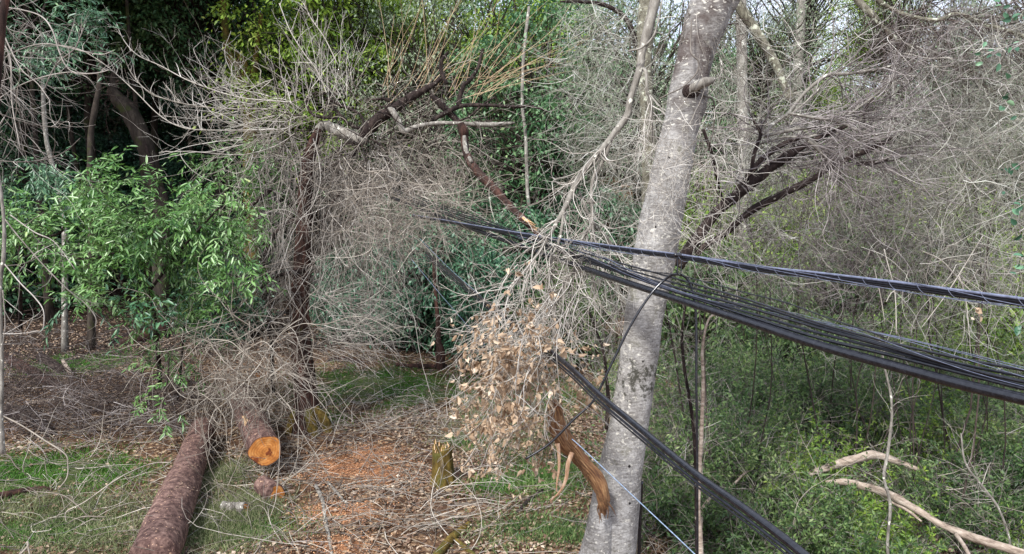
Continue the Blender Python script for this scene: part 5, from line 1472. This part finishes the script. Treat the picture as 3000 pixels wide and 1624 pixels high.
# a small dark trunk in the gap
for px0, py0, pts_, nm, lb, mt in (
    (1280, 1030, [(1290, 1030, 0, 26), (1285, 1000, 0, 18), (1282, 930, 0, 12), (1275, 850, 0, 10), (1270, 760, 0, 8)], "thin_tree", "thin dark trunk standing in the shaded gap under the cables", 'red_bark'),
    (450, 560, [(470, 620, 0, 44), (455, 540, 0, 46), (440, 470, 0, 46), (415, 400, 0, 46), (380, 330, 0, 48), (345, 290, 0, 40), (330, 250, 0, 22), (345, 180, 0, 14)], "leaning_tree", "dark leaning trunk in the shade with a broken crooked top", 'far_bark'),
    (180, 680, [(190, 690, 0, 16), (182, 600, 0, 15), (170, 540, 0, 15), (150, 470, 0, 12), (135, 400, 0, 12), (128, 300, 0, 11), (125, 200, 0, 10), (120, 100, 0, 8)], "slender_tree", "slender pale trunk rising in front of the dark slope at the left", 'far_pale_bark'),
    (700, 500, [(735, 420, 0, 40), (725, 300, 0, 36), (712, 240, 0, 34), (690, 195, 0, 32), (668, 150, 0, 24), (660, 90, 0, 20), (655, 0, 0, 18)], "forked_tree", "mossy dark forked trunk at the top left of the twig fan", 'moss_bark'),
    (265, 700, [(268, 640, 0, 20), (264, 500, 0, 18), (268, 380, 0, 17), (290, 250, 0, 14), (300, 120, 0, 10)], "slender_tree", "thin dark trunk between the pale slender one and the leaning one", 'far_bark'),
    (1540, 600, [(1550, 640, 0, 11), (1545, 560, 0, 10), (1540, 400, 0, 10), (1530, 300, 0, 9), (1535, 150, 0, 9), (1550, 20, 0, 9)], "slender_tree", "very thin pale trunk behind the snapped limb", 'far_pale_bark')):
    d = {"leaning_tree": 24, "slender_tree": 21, "forked_tree": 25, "thin_tree": 19}[nm]
    q = [(a, b, d, w_) for a, b, _, w_ in pts_]
    # carry the foot down to the slope
    x0, y0 = P(q[0][0], q[0][1], d)[:2]; zt = float(T(x0, y0)); z0 = P(q[0][0], q[0][1], d)[2]
    if z0 > zt:
        fy = 812 - ((np.array([x0, y0, zt - .2]) - CAM) @ UP) / ((np.array([x0, y0, zt - .2]) - CAM) @ FW) * F_PX
        q = [(q[0][0], fy, d, q[0][3] * 1.2)] + q
    mb = MB(); limb(mb, q, 14, 7, .12, rf=4)
    tt = empty(nm, (x0, y0, zt), lb, "tree"); part('trunk', mb, mt, tt, True)
    if nm == "forked_tree":
        mb = MB(); limb(mb, [(715, 235, d - .1, 22), (718, 190, d - .1, 20), (700, 165, d, 14), (684, 145, d, 8)], 10, 5, .12); limb(mb, [(725, 260, d, 24), (745, 200, d, 20), (755, 130, d, 14), (765, 40, d, 12)], 10, 5, .12)
        part('limb', mb, mt, tt, True)
    if nm == "leaning_tree":
        mb = MB(); rr_ = np.random.default_rng(5); n = 40
        twigs(mb, Pn(rr_.uniform(310, 380, n), rr_.uniform(230, 310, n), d), rr_.normal(size=(n, 3)) + [0, 0, .2], 1.6, .012, 8, .18, .03, rr_, 3, .6)
        limb(mb, [(345, 290, d, 20), (320, 270, d, 14), (335, 245, d, 10), (350, 235, d, 6)], 8, 5, .15)
        limb(mb, [(462, 590, d - .2, 10), (450, 500, d - .3, 12), (428, 430, d - .3, 10), (422, 410, d - .3, 4)], 8, 5, .15)
        part('broken_top', mb, 'twig_dark', tt)


def build_far_woods():
    r = np.random.default_rng(111); mb = MB()
    n = 5200
    y = r.uniform(46, 88, n); x = r.uniform(-1.0, .8, n) * y
    u = x / y * F_PX + 1500     # rough column in the view, used to keep the right side open to the sky
    g = T(x, y)
    hmax = np.where(u < 1500, 17, np.where(u < 2000, 8, np.where(u < 2750, 1.4, 4.0)))
    z = g + r.uniform(0, 1, n) * hmax
    nper = 34; k = np.repeat(np.arange(n), nper); m = n * nper
    off = r.normal(size=(m, 3)) * [1, 1, .5] * r.uniform(.5, 1.2, n)[k][:, None]
    pos = np.stack([x, y, z], -1)[k] + off
    L = r.uniform(.25, .5, m)
    leaves(mb, pos, off + r.normal(size=(m, 3)) * .6, r.normal(size=(m, 3)) + [0, -.4, 1], L, L * .5)
    solo("far_woods", mb, 'far_leaf', "far wooded hillside of dull green trees closing off the view", "woods", kind='stuff')


build_far_woods()


# trees added to shade the slope (their lower leaves show along the top edge)
for k, (px, d, zc) in enumerate(((-150, 27, 11.0), (420, 26, 12.0), (-450, 27, 9), (760, 27, 12.0), (120, 24, 11.8), (230, 31, 11.5), (560, 30, 12.2), (-250, 22, 10), (-50, 33, 11))):
    x, y = at(px, d)
    lb = ["overhanging evergreen just outside the top left corner", "overhanging evergreen at the top edge above the leaning trunk", "evergreen beyond the left edge of the picture", "overhanging evergreen at the top edge near the forked trunk", "overhanging evergreen at the top edge above the slender pale trunk", "tall evergreen on the slope, left of the leaning trunk", "tall evergreen on the slope between leaning and forked trunks", "evergreen standing nearer beyond the left edge", "tall evergreen high on the slope near the top left corner"][k]
    bgtree('dark_a', x, y, zc, lb, (1.45, 1.45, .8), .1, rot=k * 1.3)

# ------------------------------------------------------------------ second grey trunks near the pale tree
def build_second_trunks():
    D = 9.5
    g = P(1835, 1250, D); gz = float(T(g[0], g[1]))
    t_ = empty("lichened_tree", (g[0], g[1], gz), "lichened grey trunk standing close behind the pale tree on its left", "tree")
    mb = MB(); fy = 812 - ((np.array([g[0], g[1], gz - .2]) - CAM) @ UP) / ((np.array([g[0], g[1], gz]) - CAM) @ FW) * F_PX
    limb(mb, [(1800, fy, D, 70), (1850, 1000, D, 50), (1895, 700, D, 44), (1902, 500, D, 44), (1895, 330, D, 42), (1888, 200, D, 46), (1892, 80, D, 50), (1900, -40, D, 48), (1910, -300, D, 40)], 16, 8, .08, rf=5)
    part('trunk', mb, 'lichen_bark', t_, True)
    mb = MB(); r = np.random.default_rng(121); n = 420
    st = Pn(r.normal(1800, 95, n), r.uniform(20, 480, n), D + r.normal(.2, .8, n))
    d = np.stack([r.normal(-.2, .8, n), r.normal(0, .5, n), r.normal(-.25, .6, n)], -1)
    twigs(mb, st, d, 1.0, .0045, 10, .2, .04, r, 3, 1, curl=.7)
    n = 260
    st = Pn(r.uniform(1720, 1960, n), r.uniform(380, 900, n), D + r.normal(.2, .5, n))
    twigs(mb, st, np.stack([r.normal(0, .6, n), r.normal(0, .5, n), r.normal(-.5, .5, n)], -1), .9, .004, 10, .2, .04, r, 3, 1)
    part('twigs', mb, 'twig_lichen', t_)
    # drooping bough at the top
    mb = MB()
    b = limb(mb, [(1890, 190, D, 16), (1862, 120, D, 16), (1838, 60, D, 16), (1800, 28, D, 14), (1750, 10, D, 12), (1690, 5, D, 10), (1640, 5, D, 6)], 8, 6, .2)
    part('bough', mb, 'dark_bark', t_, True)

    D = 11
    for (pts, lb, nm, mt) in (
        ([(2178, 620, D + 9, 34), (2180, 500, D + 9, 33), (2176, 300, D + 9, 31), (2172, 100, D + 9, 32), (2168, -60, D + 9, 30), (2165, -300, D + 9, 28)], "pale straight trunk right of the pale tree, before the sky", "straight_tree", 'far_pale_bark'),
        ([(2330, 620, D + 13, 30), (2335, 400, D + 13, 30), (2338, 200, D + 13, 28), (2345, 60, D + 13, 26), (2350, -100, D + 13, 22)], "grey trunk with peeling lichen inside the olive grey crown", "straight_tree", 'far_pale_bark'),
        ([(2320, 300, D - 1, 24), (2285, 215, D - 1, 26), (2250, 150, D - 1, 28), (2210, 85, D - 1, 30), (2180, 40, D - 1, 30), (2150, -10, D - 1, 28), (2120, -80, D - 1, 24)], "thick mossy dark bough slanting beside the fork of the pale tree", "leaning_bough", 'lichen_bark')):
        x0, y0 = P(pts[0][0], pts[0][1], pts[0][2])[:2]; zt = float(T(x0, y0))
        if nm == "straight_tree":
            v = np.array([x0, y0, zt - .2]) - CAM; fy = 812 - (v @ UP) / (v @ FW) * F_PX
            pts = [(pts[0][0], fy, pts[0][2], pts[0][3] * 1.3)] + pts
        mb = MB(); c, rd = limb(mb, pts, 14, 7, .1, rf=5)
        tt = empty(nm, (x0, y0, zt if nm != "leaning_bough" else P(*pts[0][:3])[2]), lb, "tree" if nm == "straight_tree" else "branch")
        part('trunk' if nm == "straight_tree" else 'bough', mb, mt, tt, True)
        mb = MB(); r = np.random.default_rng(int(pts[0][0])); s, dd, rr = spawn(c, rd, 45, .45, 1, 60, r)
        twigs(mb, s, dd + [0, 0, -.3], 1.2, .006, 9, .17, .06, r, 3, 1)
        part('twigs', mb, 'twig_dark' if nm == "leaning_bough" else 'twig_lichen', tt)


build_second_trunks()


# ------------------------------------------------------------------ fallen crown and brown thicket on the right
def build_right():
    r = np.random.default_rng(131)
    D = 8.0
    t_ = empty("fallen_tree", P(2050, 730, D), "fallen dark limbs fanning up to the right from behind the pale tree", "fallen crown")
    mb = MB(); L = []
    for q in ([(1985, 780, D, 36), (2040, 700, D, 34), (2100, 622, D, 32), (2180, 556, D, 32), (2260, 490, D, 30), (2333, 442, D, 24), (2400, 405, D, 16), (2480, 370, D, 10)],
              [(2040, 745, D, 18), (2070, 717, D, 18), (2130, 680, D, 20), (2200, 618, D, 22), (2290, 570, D, 22), (2380, 525, D, 20), (2440, 487, D, 18), (2540, 442, D, 16), (2630, 395, D, 14), (2660, 360, D, 8)],
              [(2080, 650, D, 16), (2150, 570, D, 18), (2230, 470, D, 18), (2300, 420, D, 14), (2360, 400, D, 8)],
              [(2200, 560, D - .2, 12), (2206, 470, D - .2, 12), (2220, 420, D - .2, 11), (2228, 390, D - .2, 11), (2205, 350, D - .2, 7)], [(2060, 380, D - .5, 8), (2085, 450, D - .4, 9), (2100, 520, D - .2, 8), (2120, 600, D, 6)],
              [(2510, 480, D, 12), (2560, 478, D, 12), (2600, 470, D, 6)], [(2530, 360, D, 8), (2535, 320, D, 8), (2560, 290, D, 6)]):
        L.append(limb(mb, q, 12, 7, .14, rf=7))
    part('dark_limbs', mb, 'dark_bark', t_, True)
    mb = MB()
    for q in ([(2235, 395, D - .1, 11), (2270, 360, D, 11), (2308, 333, D, 10), (2361, 269, D, 10), (2425, 221, D, 11), (2481, 217, D, 10), (2562, 205, D, 8), (2642, 185, D, 5)], [(2224, 422, D, 7), (2300, 402, D, 7), (2373, 402, D, 7), (2461, 354, D, 8), (2562, 281, D, 7), (2606, 241, D, 5)],
              [(2312, 333, D - .1, 9), (2381, 345, D - .1, 9), (2457, 358, D - .1, 9), (2521, 386, D - .1, 8), (2574, 398, D - .1, 5)], [(2370, 412, D - .1, 14), (2400, 440, D - .1, 13), (2425, 470, D - .1, 8)], [(2375, 410, D - .1, 9), (2420, 445, D - .1, 8), (2450, 475, D - .1, 5)],
              [(2305, 345, D, 6), (2360, 300, D, 6), (2430, 230, D, 6), (2500, 180, D, 5), (2580, 135, D, 4)], [(2240, 400, D, 9), (2300, 385, D, 10), (2340, 378, D, 10), (2420, 370, D, 7), (2540, 352, D, 7), (2700, 340, D, 4)],
              [(2480, 395, D, 6), (2550, 420, D, 5), (2580, 430, D, 3)]):
        L.append(limb(mb, q, 8, 6, .1))
    part('pale_limbs', mb, 'grey_limb', t_, True)
    mb = MB()
    for c, rd in L:
        s, dd, rr = spawn(c, rd, 16, .2, 1, 55, r)
        twigs(mb, s, dd + [.15, 0, 0], 1.2, np.clip(rr * .5, .004, .007), 11, .22, .02, r, 2.6, .8, ang=60)
    n = 40
    st = Pn(r.uniform(2200, 2450, n), r.uniform(330, 500, n), D + r.normal(.3, .3, n)); a = np.radians(r.normal(14, 16, n))
    twigs(mb, st, np.stack([np.cos(a), r.normal(0, .2, n), np.sin(a)], -1), 2.0, .006, 10, .12, .015, r, 2, .6)
    part('twigs', mb, 'twig_brown', t_)
    mb = MB(); n = 170
    st = Pn(r.uniform(1850, 2160, n), r.uniform(330, 700, n), r.uniform(5.4, 5.95, n))
    twigs(mb, st, np.stack([r.normal(0, .7, n), r.normal(0, .2, n), r.normal(-.3, .6, n)], -1), .5, .0028, 10, .22, .03, r, 2, .6)
    n = 420
    st = Pn(3020 - 970 * r.uniform(0, 1, n) ** 1.5, 820 - 780 * r.uniform(0, 1, n) ** 1.3, r.uniform(8.3, 10.2, n))
    twigs(mb, st, np.stack([r.normal(0, .8, n), r.normal(0, .3, n), r.normal(-.2, .7, n)], -1), 1.1, .0052, 13, .2, .03, r, 2.2, .5, curl=.6)
    part('pale_twigs', mb, 'twig_white', t_)
    # lichen tufts at the tip
    lm = MB(); n = 290
    st = Pn(r.normal(2662, 22, n), r.normal(385, 32, n), D - .1 + r.normal(0, .12, n))
    tubes(lm, grow(st, r.normal(size=(n, 3)) + [0, 0, -.8], .12, 4, .3, .1, r), taper(n, 4, .004, .5), 3)
    part('lichen', lm, 'twig_lichen', t_)['kind'] = 'stuff'

    # lichened boughs in the top right
    D2 = 9.5
    for q, lb in (([(2480, -60, D2, 20), (2513, 0, D2, 20), (2561, 52, D2, 18), (2606, 100, D2, 17), (2662, 137, D2, 16), (2722, 153, D2, 14), (2795, 193, D2, 12), (2843, 217, D2, 10), (2930, 290, D2, 6)], "lichened bough slanting down before the sky at the top right"),
                  ([(2540, -40, D2 - .5, 12), (2570, 0, D2 - .5, 13), (2622, 32, D2 - .5, 12), (2682, 52, D2 - .5, 12), (2746, 60, D2 - .5, 12), (2803, 42, D2 - .5, 12), (2883, 72, D2 - .5, 13), (2943, 88, D2 - .5, 12), (3000, 106, D2 - .5, 11), (3080, 130, D2 - .5, 10)], "wavy lichened bough running out of the right edge near the top")):
        tt = empty("lichened_bough", P(*q[0][:3]), lb, "branch"); mb = MB(); c, rd = limb(mb, q, 10, 7, .15, rf=9); part('bough', mb, 'lichen_bark', tt, True)
        mb = MB(); s, dd, rr = spawn(c, rd, 110, .15, 1, 55, r); twigs(mb, s, dd + [0, 0, -.4], 1.1, .005, 9, .18, .04, r, 3, 1); part('twigs', mb, 'twig_dark', tt)

    # the brown thicket: bare shrubs standing in a row on the slope, each with arching, drooping twigs
    spots = [(2420, 640, 10.5, 220, 260, 220, "twig_brown", "brown twiggy shrub hanging over the high cable line right of the white snag"), (2560, 600, 10.0, 200, 260, 330, "twig_brown", "densest brown bare shrub in the middle of the right thicket"),
             (2720, 560, 10.5, 200, 300, 330, "twig_lichen", "lichen grey bare shrub right of the densest brown one"), (2880, 540, 9.5, 190, 320, 330, "twig_lichen", "grey bare shrub near the right edge with large loose leaves in it"),
             (2960, 350, 9.0, 150, 300, 260, "twig_lichen", "bare shrub filling the upper right edge"), (2800, 320, 10.5, 180, 180, 290, "twig_lichen", "high grey bare crown under the lichened boughs"),
             (2860, 120, 10.0, 220, 160, 260, "twig_brown", "brown bare crown in the top right corner"), (2500, 430, 12.0, 240, 120, 150, "twig_brown", "purplish bare shrub behind the fanning fallen limbs"),
             (2640, 800, 10.5, 240, 150, 170, "twig_brown", "low brown brush between the high line and the middle bundle"), (2880, 760, 10.0, 170, 180, 200, "twig_lichen", "pale crossed dead stems above the high line's right end"),
             (2200, 520, 9.8, 160, 260, 280, "twig_lichen", "grey twig veil hanging just right of the pale tree"), (2130, 300, 9.8, 110, 260, 60, "twig_lichen", "thin twig veil in front of the straight pale trunk"),
             (2250, 800, 10.2, 220, 130, 110, "twig_brown", "brown dead brush right of the pale tree below the high line")]
    for k, (x, y, d, sx, sy, n, mt, lb) in enumerate(spots):
        g = P(x, y, d); gz = float(T(g[0], g[1])); tt = empty("bare_shrub", (g[0], g[1], gz), lb, "shrub", "bare shrubs of the right hand thicket")
        mb = MB(); m = 2; base = np.stack([g[0] + r.normal(0, .3, m), g[1] + r.normal(0, .3, m), np.full(m, gz)], -1)
        tip = Pn(x + r.normal(0, sx * .6, m), y + r.normal(0, sy * .5, m), d + r.normal(0, .4, m)); u = np.linspace(0, 1, 12)[None, :, None]
        mid = base[:, None] * (1 - u) + tip[:, None] * u; mid = mid + np.sin(u * math.pi) * r.normal(0, .45, (m, 1, 3)) + .09 * np.stack([noise(mid + 4 * i, 2.) for i in range(3)], -1)
        tubes(mb, mid, taper(m, 12, r.uniform(.008, .015, m), .4), 6)
        part('stems', mb, 'twig_bark', tt, True)
        mb = MB()
        st = Pn(x + r.normal(0, sx * .55, n), y + r.normal(0, sy * .55, n), d + r.normal(0, .8, n))
        dd = np.stack([r.normal(0, .8, n), r.normal(0, .5, n), r.normal(-.15, .75, n)], -1)
        twigs(mb, st, dd, 1.0, .0046, 10, .26, .04, r, 4, 1.4, curl=.6, kl=.45, ang=60)
        part('twigs', mb, mt, tt)
    # hand-placed crossed stems
    mb = MB(); d = 8.6
    for q in ([(2590, 730, d, 7), (2600, 770, d, 6), (2622, 860, d, 6), (2626, 980, d, 5)], [(2700, 735, d, 6), (2760, 765, d, 7), (2820, 830, d, 6), (2900, 900, d, 4)], [(2880, 690, d, 5), (2800, 820, d, 6), (2760, 880, d, 5), (2700, 960, d, 4)], [(2735, 755, d, 4), (2860, 770, d, 5), (3000, 800, d, 4)],
              [(2560, 780, d, 4), (2580, 870, d, 5), (2593, 950, d, 3)], [(2596, 885, d, 5), (2610, 860, d, 5), (2625, 850, d, 3)], [(2810, 810, d, 6), (2830, 880, d, 6), (2845, 1050, d, 3)]):
        limb(mb, [(x, y, d_, w_ * .55) for x, y, d_, w_ in q], 6, 5, .04)
    solo("crossed_stems", mb, 'twig_white', "crossed pale dead stems behind the high cable line at the right", "dead stems")


build_right()


def build_undergrowth():
    r = np.random.default_rng(141)
    # low green ground cover over the right hand slope
    ml, mt = MB(), MB()
    n = 15000
    y = 7.5 + 16 * r.uniform(0, 1, n) ** 1.1; x = r.uniform(.1, .8, n) * y
    keep = (x > 1.0 + .06 * y) & (noise(np.stack([x, y, 0 * x], -1), 1.1) > r.normal(-.1, .25, len(x)))
    x, y = x[keep], y[keep]; n = len(x)
    st = np.stack([x, y, T(x, y)], -1)
    hgt = (.35 + .75 * np.clip(noise(st, .8) + .4, 0, 1.4)) * r.uniform(.5, 1.2, n)
    p = grow(st, np.stack([r.normal(0, .6, n), r.normal(-.1, .6, n), np.ones(n)], -1), hgt, 6, .2, .06, r)
    tubes(mt, p, taper(n, 6, .0045, .4), 3)
    k = 20; i = np.repeat(np.arange(n), k); u = r.uniform(.15, 1, n * k) * 4.99; u0 = u.astype(int); f = (u - u0)[:, None]
    pos = p[i, u0] * (1 - f) + p[i, u0 + 1] * f + r.normal(0, .035, (n * k, 3)); L = r.uniform(.025, .07, n * k)
    d = r.normal(size=(n * k, 3)) + [0, 0, .4]
    sel = noise(st, 1.1)[i] > .45
    leaves(ml, pos[~sel], d[~sel], r.normal(size=((~sel).sum(), 3)) + [0, -.4, 1.], L[~sel], L[~sel] * .34)
    solo("undergrowth", ml, 'shrub_leaf', "green small leaved undergrowth covering the right hand slope", "undergrowth", kind='stuff')
    ml = MB(); leaves(ml, pos[sel], d[sel], r.normal(size=(sel.sum(), 3)) + [0, -.4, 1.], L[sel], L[sel] * .32)
    solo("bright_undergrowth", ml, 'lime_leaf', "brighter yellow green sprouts in patches on the right hand slope", "undergrowth", kind='stuff')
    solo("undergrowth_stems", mt, 'twig_brown', "thin brown stems among the green undergrowth on the right", "stems", kind='stuff')
    # feathery shrubs
    for k, (px, py, nn, mat, lb, h, sp_) in enumerate((
            (2120, 1380, 200, 'shrub_leaf', "feathery green shrub right of the hanging cable", 1.3, .5), (2150, 1190, 160, 'shrub_leaf', "green shrub just under the middle bundle near the pale tree", 1.2, .5),
            (2330, 1200, 190, 'shrub_leaf', "green shrub below the thick cable at the right centre", 1.2, .6), (2780, 1080, 210, 'lime_leaf', "bright yellow green shrub between the two right hand cable lines", 1.3, .6),
            (2930, 1010, 200, 'lime_leaf', "yellow green shrub at the right edge between the cable lines", 1.5, .9), (2620, 1030, 80, 'shrub_leaf', "green shrub left of the bright yellow green one", 1.1, .5),
            (2900, 1330, 180, 'shrub_leaf', "leafy shrub below the thick cable near the right edge", 1.1, .6), (2700, 1300, 90, 'lime_leaf', "light green feathery shrub right of the thin sapling", 1.0, .5),
            (2250, 1560, 90, 'shrub_leaf', "low shrub behind the end of the low diagonal bundle", 1.0, .6), (2440, 1600, 80, 'shrub_leaf', "low green shrub at the lower edge left of the thin sapling", .8, .5),
            (2020, 1480, 80, 'shrub_leaf', "low green shrub at the lower edge between pale tree and low bundle", .8, .4), (2480, 1130, 120, 'shrub_leaf', "tall green shrub just under the thick cable at the right centre", 1.3, .6),
            (2560, 1240, 120, 'shrub_leaf', "feathery shrub behind the top of the thin pale sapling", 1.2, .6), (2230, 1060, 100, 'shrub_leaf', "green shrub showing just below the middle bundle", 1.2, .6), (2980, 1200, 110, 'shrub_leaf', "green shrub at the right edge below the thick cable", 1.3, .5),
            (2350, 1420, 90, 'lime_leaf', "light green shrub left of the bleached arched log", .9, .5), (2650, 930, 90, 'shrub_leaf', "green shrub between the cable lines right of centre", 1.0, .6), (2990, 1450, 100, 'shrub_leaf', "shrub at the right edge above the long bleached log", .8, .5),
            (2560, 1560, 80, 'lime_leaf', "light green sprouts at the lower edge behind the thin pale sapling", .6, .5), (2010, 1180, 70, 'shrub_leaf', "small shrub between the pale tree and the hanging cable", 1.3, .35), (2820, 1480, 70, 'shrub_leaf', "broad leaved shrub above the long bleached log", .8, .5))):
        g = G(px, py + 110); d_ = float((g - CAM) @ FW); t_ = empty("leafy_shrub", g, lb, "shrub", "leafy shrubs on the right hand slope")
        h = h * 1.4; sp_ = sp_ * 1.25; nn = int(nn * 1.15)
        mb = MB(); st = np.stack([g[0] + r.normal(0, sp_ * .4, nn), g[1] + r.normal(0, sp_ * .4, nn), np.full(nn, g[2] - .02)], -1)
        ps = twigs(mb, st, np.stack([r.normal(0, .5, nn), r.normal(0, .4, nn), np.ones(nn)], -1), h * 1.15, .0045, 10, .13, .03, r, 5, .8, ang=38, kl=.35)
        part('stems', mb, 'twig_brown', t_); lm = MB()
        for p, kk in ((ps[0], 16), (ps[1], 10), (ps[2], 8)):
            m = len(p) * kk; s, dd, _ = spawn(p, np.ones(p.shape[:2]), m, .25, 1, 55, r); LL = r.uniform(.03, .085, m)
            leaves(lm, s, dd, r.normal(size=(m, 3)) + [0, -.3, 1], LL, LL * .36)
        part('foliage', lm, mat, t_)
    # grass-like sedge below the torn limb, between the clearing and the tree
    mb = MB(); c = [(1620, 1400, .7, .9, 3000), (1500, 1250, .9, 1.2, 1800), (1650, 1560, .5, .4, 1800), (1480, 1560, .5, .5, 900), (1950, 1500, .5, .7, 1500), (1600, 1150, 1.2, 1.4, 2500)]
    for px, py, rx, ry, k in c:
        g = G(px, py); blades(mb, g[0] + r.normal(0, rx * .7, k), g[1] + r.normal(0, ry * .7, k), .13, .012, r, .7)
    solo("sedge", mb, 'shrub_leaf', "fine green weeds under the torn limb left of the pale tree", "weeds", kind='stuff')
    # dead twigs among the green
    mb = MB(); n = 1200
    y = 8 + 13 * r.uniform(0, 1, n); x = r.uniform(.16, .8, n) * y
    st = np.stack([x, y, T(x, y) + r.uniform(.1, 1.3, n)], -1)
    twigs(mb, st, np.stack([r.normal(0, .8, n), r.normal(0, .4, n), r.normal(.1, .6, n)], -1), 1.0, .0046, 9, .16, .02, r, 2.8, .6)
    n = 2300
    y = 9 + 12 * r.uniform(0, 1, n); x = r.uniform(.12, .8, n) * y; st = np.stack([x, y, T(x, y) + r.uniform(.1, 1.4, n)], -1)
    st = st[noise(st, .9) < .15]; n = len(st); m2 = MB()
    twigs(m2, st, np.stack([r.normal(0, .9, n), r.normal(0, .4, n), r.normal(.2, .5, n)], -1), .8, .0045, 8, .2, .05, r, 3, .8)
    solo("brown_brush", m2, 'twig_brown', "brown dead brush lying in the gaps of the right hand undergrowth", "brush", kind='stuff')
    solo("dead_twigs", mb, 'twig_straw', "loose pale dead twigs standing among the right hand undergrowth", "twigs", kind='stuff')
    # thin saplings and vines
    for nm, lb, q, mt in (("thin_sapling", "thin pale sapling standing before the bleached logs at the lower right", [(2612, 1700, 8.6, 10), (2600, 1600, 8.6, 9), (2608, 1480, 8.6, 9), (2590, 1400, 8.6, 9), (2600, 1330, 8.6, 9), (2612, 1230, 8.6, 8), (2610, 1160, 8.6, 7), (2590, 1070, 8.6, 6), (2575, 990, 8.6, 4)], 'grey_limb'),
                          ("thin_sapling", "slim dead stem at the far lower right", [(2960, 1600, 8.6, 6), (2930, 1500, 8.6, 7), (2890, 1440, 8.6, 7), (2830, 1360, 8.6, 6), (2815, 1270, 8.6, 4)], 'grey_limb'),
                          ("woody_vine", "dark twisted vine left of the hanging cable", [(2040, 1500, 7.4, 10), (2036, 1300, 7.4, 12), (2022, 1180, 7.4, 10), (2005, 1080, 7.4, 9), (1998, 980, 7.4, 8), (2010, 880, 7.4, 6)], 'dark_bark'),
                          ("woody_vine", "bleached dark vine rising right behind the hanging cable", [(2052, 1620, 7.3, 18), (2046, 1500, 7.3, 12), (2050, 1380, 7.3, 12), (2056, 1250, 7.3, 12), (2060, 1120, 7.3, 10), (2058, 1020, 7.3, 8), (2080, 930, 7.3, 6), (2130, 930, 7.3, 4)], 'bleached'),
                          ("woody_vine", "dark stem leaning at the left side of the pale tree", [(1784, 1330, 7, 10), (1778, 1250, 7, 12), (1782, 1180, 7, 12), (1776, 1100, 7, 9), (1765, 1020, 7, 7), (1720, 900, 7.2, 5)], 'dark_bark')):
        x0, y0 = P(q[0][0], q[0][1], q[0][2])[:2]; zt = float(T(x0, y0)); v = np.array([x0, y0, zt - .1]) - CAM
        q = [(q[0][0] + 6, 812 - (v @ UP) / (v @ FW) * F_PX, q[0][2], q[0][3] * 1.3)] + q
        mb = MB(); cpath, rad = limb(mb, q, 8, 6, .1); tt = empty(nm, (x0, y0, zt), lb, "sapling" if nm == "thin_sapling" else "vine"); part('stem', mb, mt, tt, True)
        mb = MB(); s, dd, rr = spawn(cpath, rad, 26, .3, 1, 45, r); twigs(mb, s, dd, .5, .0035, 8, .15, .0, r, 2, .5); part('twigs', mb, 'twig_grey', tt)


build_undergrowth()


# loose big leaves near the right edge
def build_loose_leaves():
    r = np.random.default_rng(151)
    t_ = empty("ivy_spray", P(2960, 250, 5.0), "loose dark ivy like leaves on thin stems at the right edge", "ivy")
    ml, mt = MB(), MB()
    for x, y, n in ((2910, 160, 7), (2960, 150, 6), (2970, 300, 6), (2960, 500, 5), (2970, 590, 5), (2985, 680, 4), (2980, 40, 5), (2930, 30, 5), (2990, 780, 4), (2985, 950, 4)):
        st = Pn(x + r.normal(0, 18, n), y + r.normal(0, 22, n), 5 + r.normal(0, .1, n)); L = r.uniform(.04, .075, n)
        leaves(ml, st, r.normal(size=(n, 3)) * [1, .8, 1] + [0, 0, -.3], r.normal(0, .5, (n, 3)) + [0, -1, .4], L, L * .6, True, .3, .2)
        limb(mt, [(3060, y - 60, 5.0, 4), (x + 30, y - 20, 5, 3), (x, y, 5, 2)], 5, 4, 0)
    part('leaves', ml, 'dark_leaf', t_); part('stems', mt, 'twig_brown', t_)
    mb = MB(); n = 7; st = Pn(2858 + r.normal(0, 8, n), 910 + r.normal(0, 12, n), 7.0 + 0 * r.normal(size=n)); L = r.uniform(.05, .07, n)
    leaves(mb, st, r.normal(size=(n, 3)) + [0, 0, -.8], [0, -1, .3] + r.normal(0, .3, (n, 3)), L, L * .7, True)
    solo("yellow_leaf_cluster", mb, 'dry_leaf', "orange yellow withered leaf cluster below the right end of the high line", "leaf")


build_loose_leaves()
print("objects", len(bpy.data.objects), "faces", sum(len(m.polygons) for m in bpy.data.meshes))
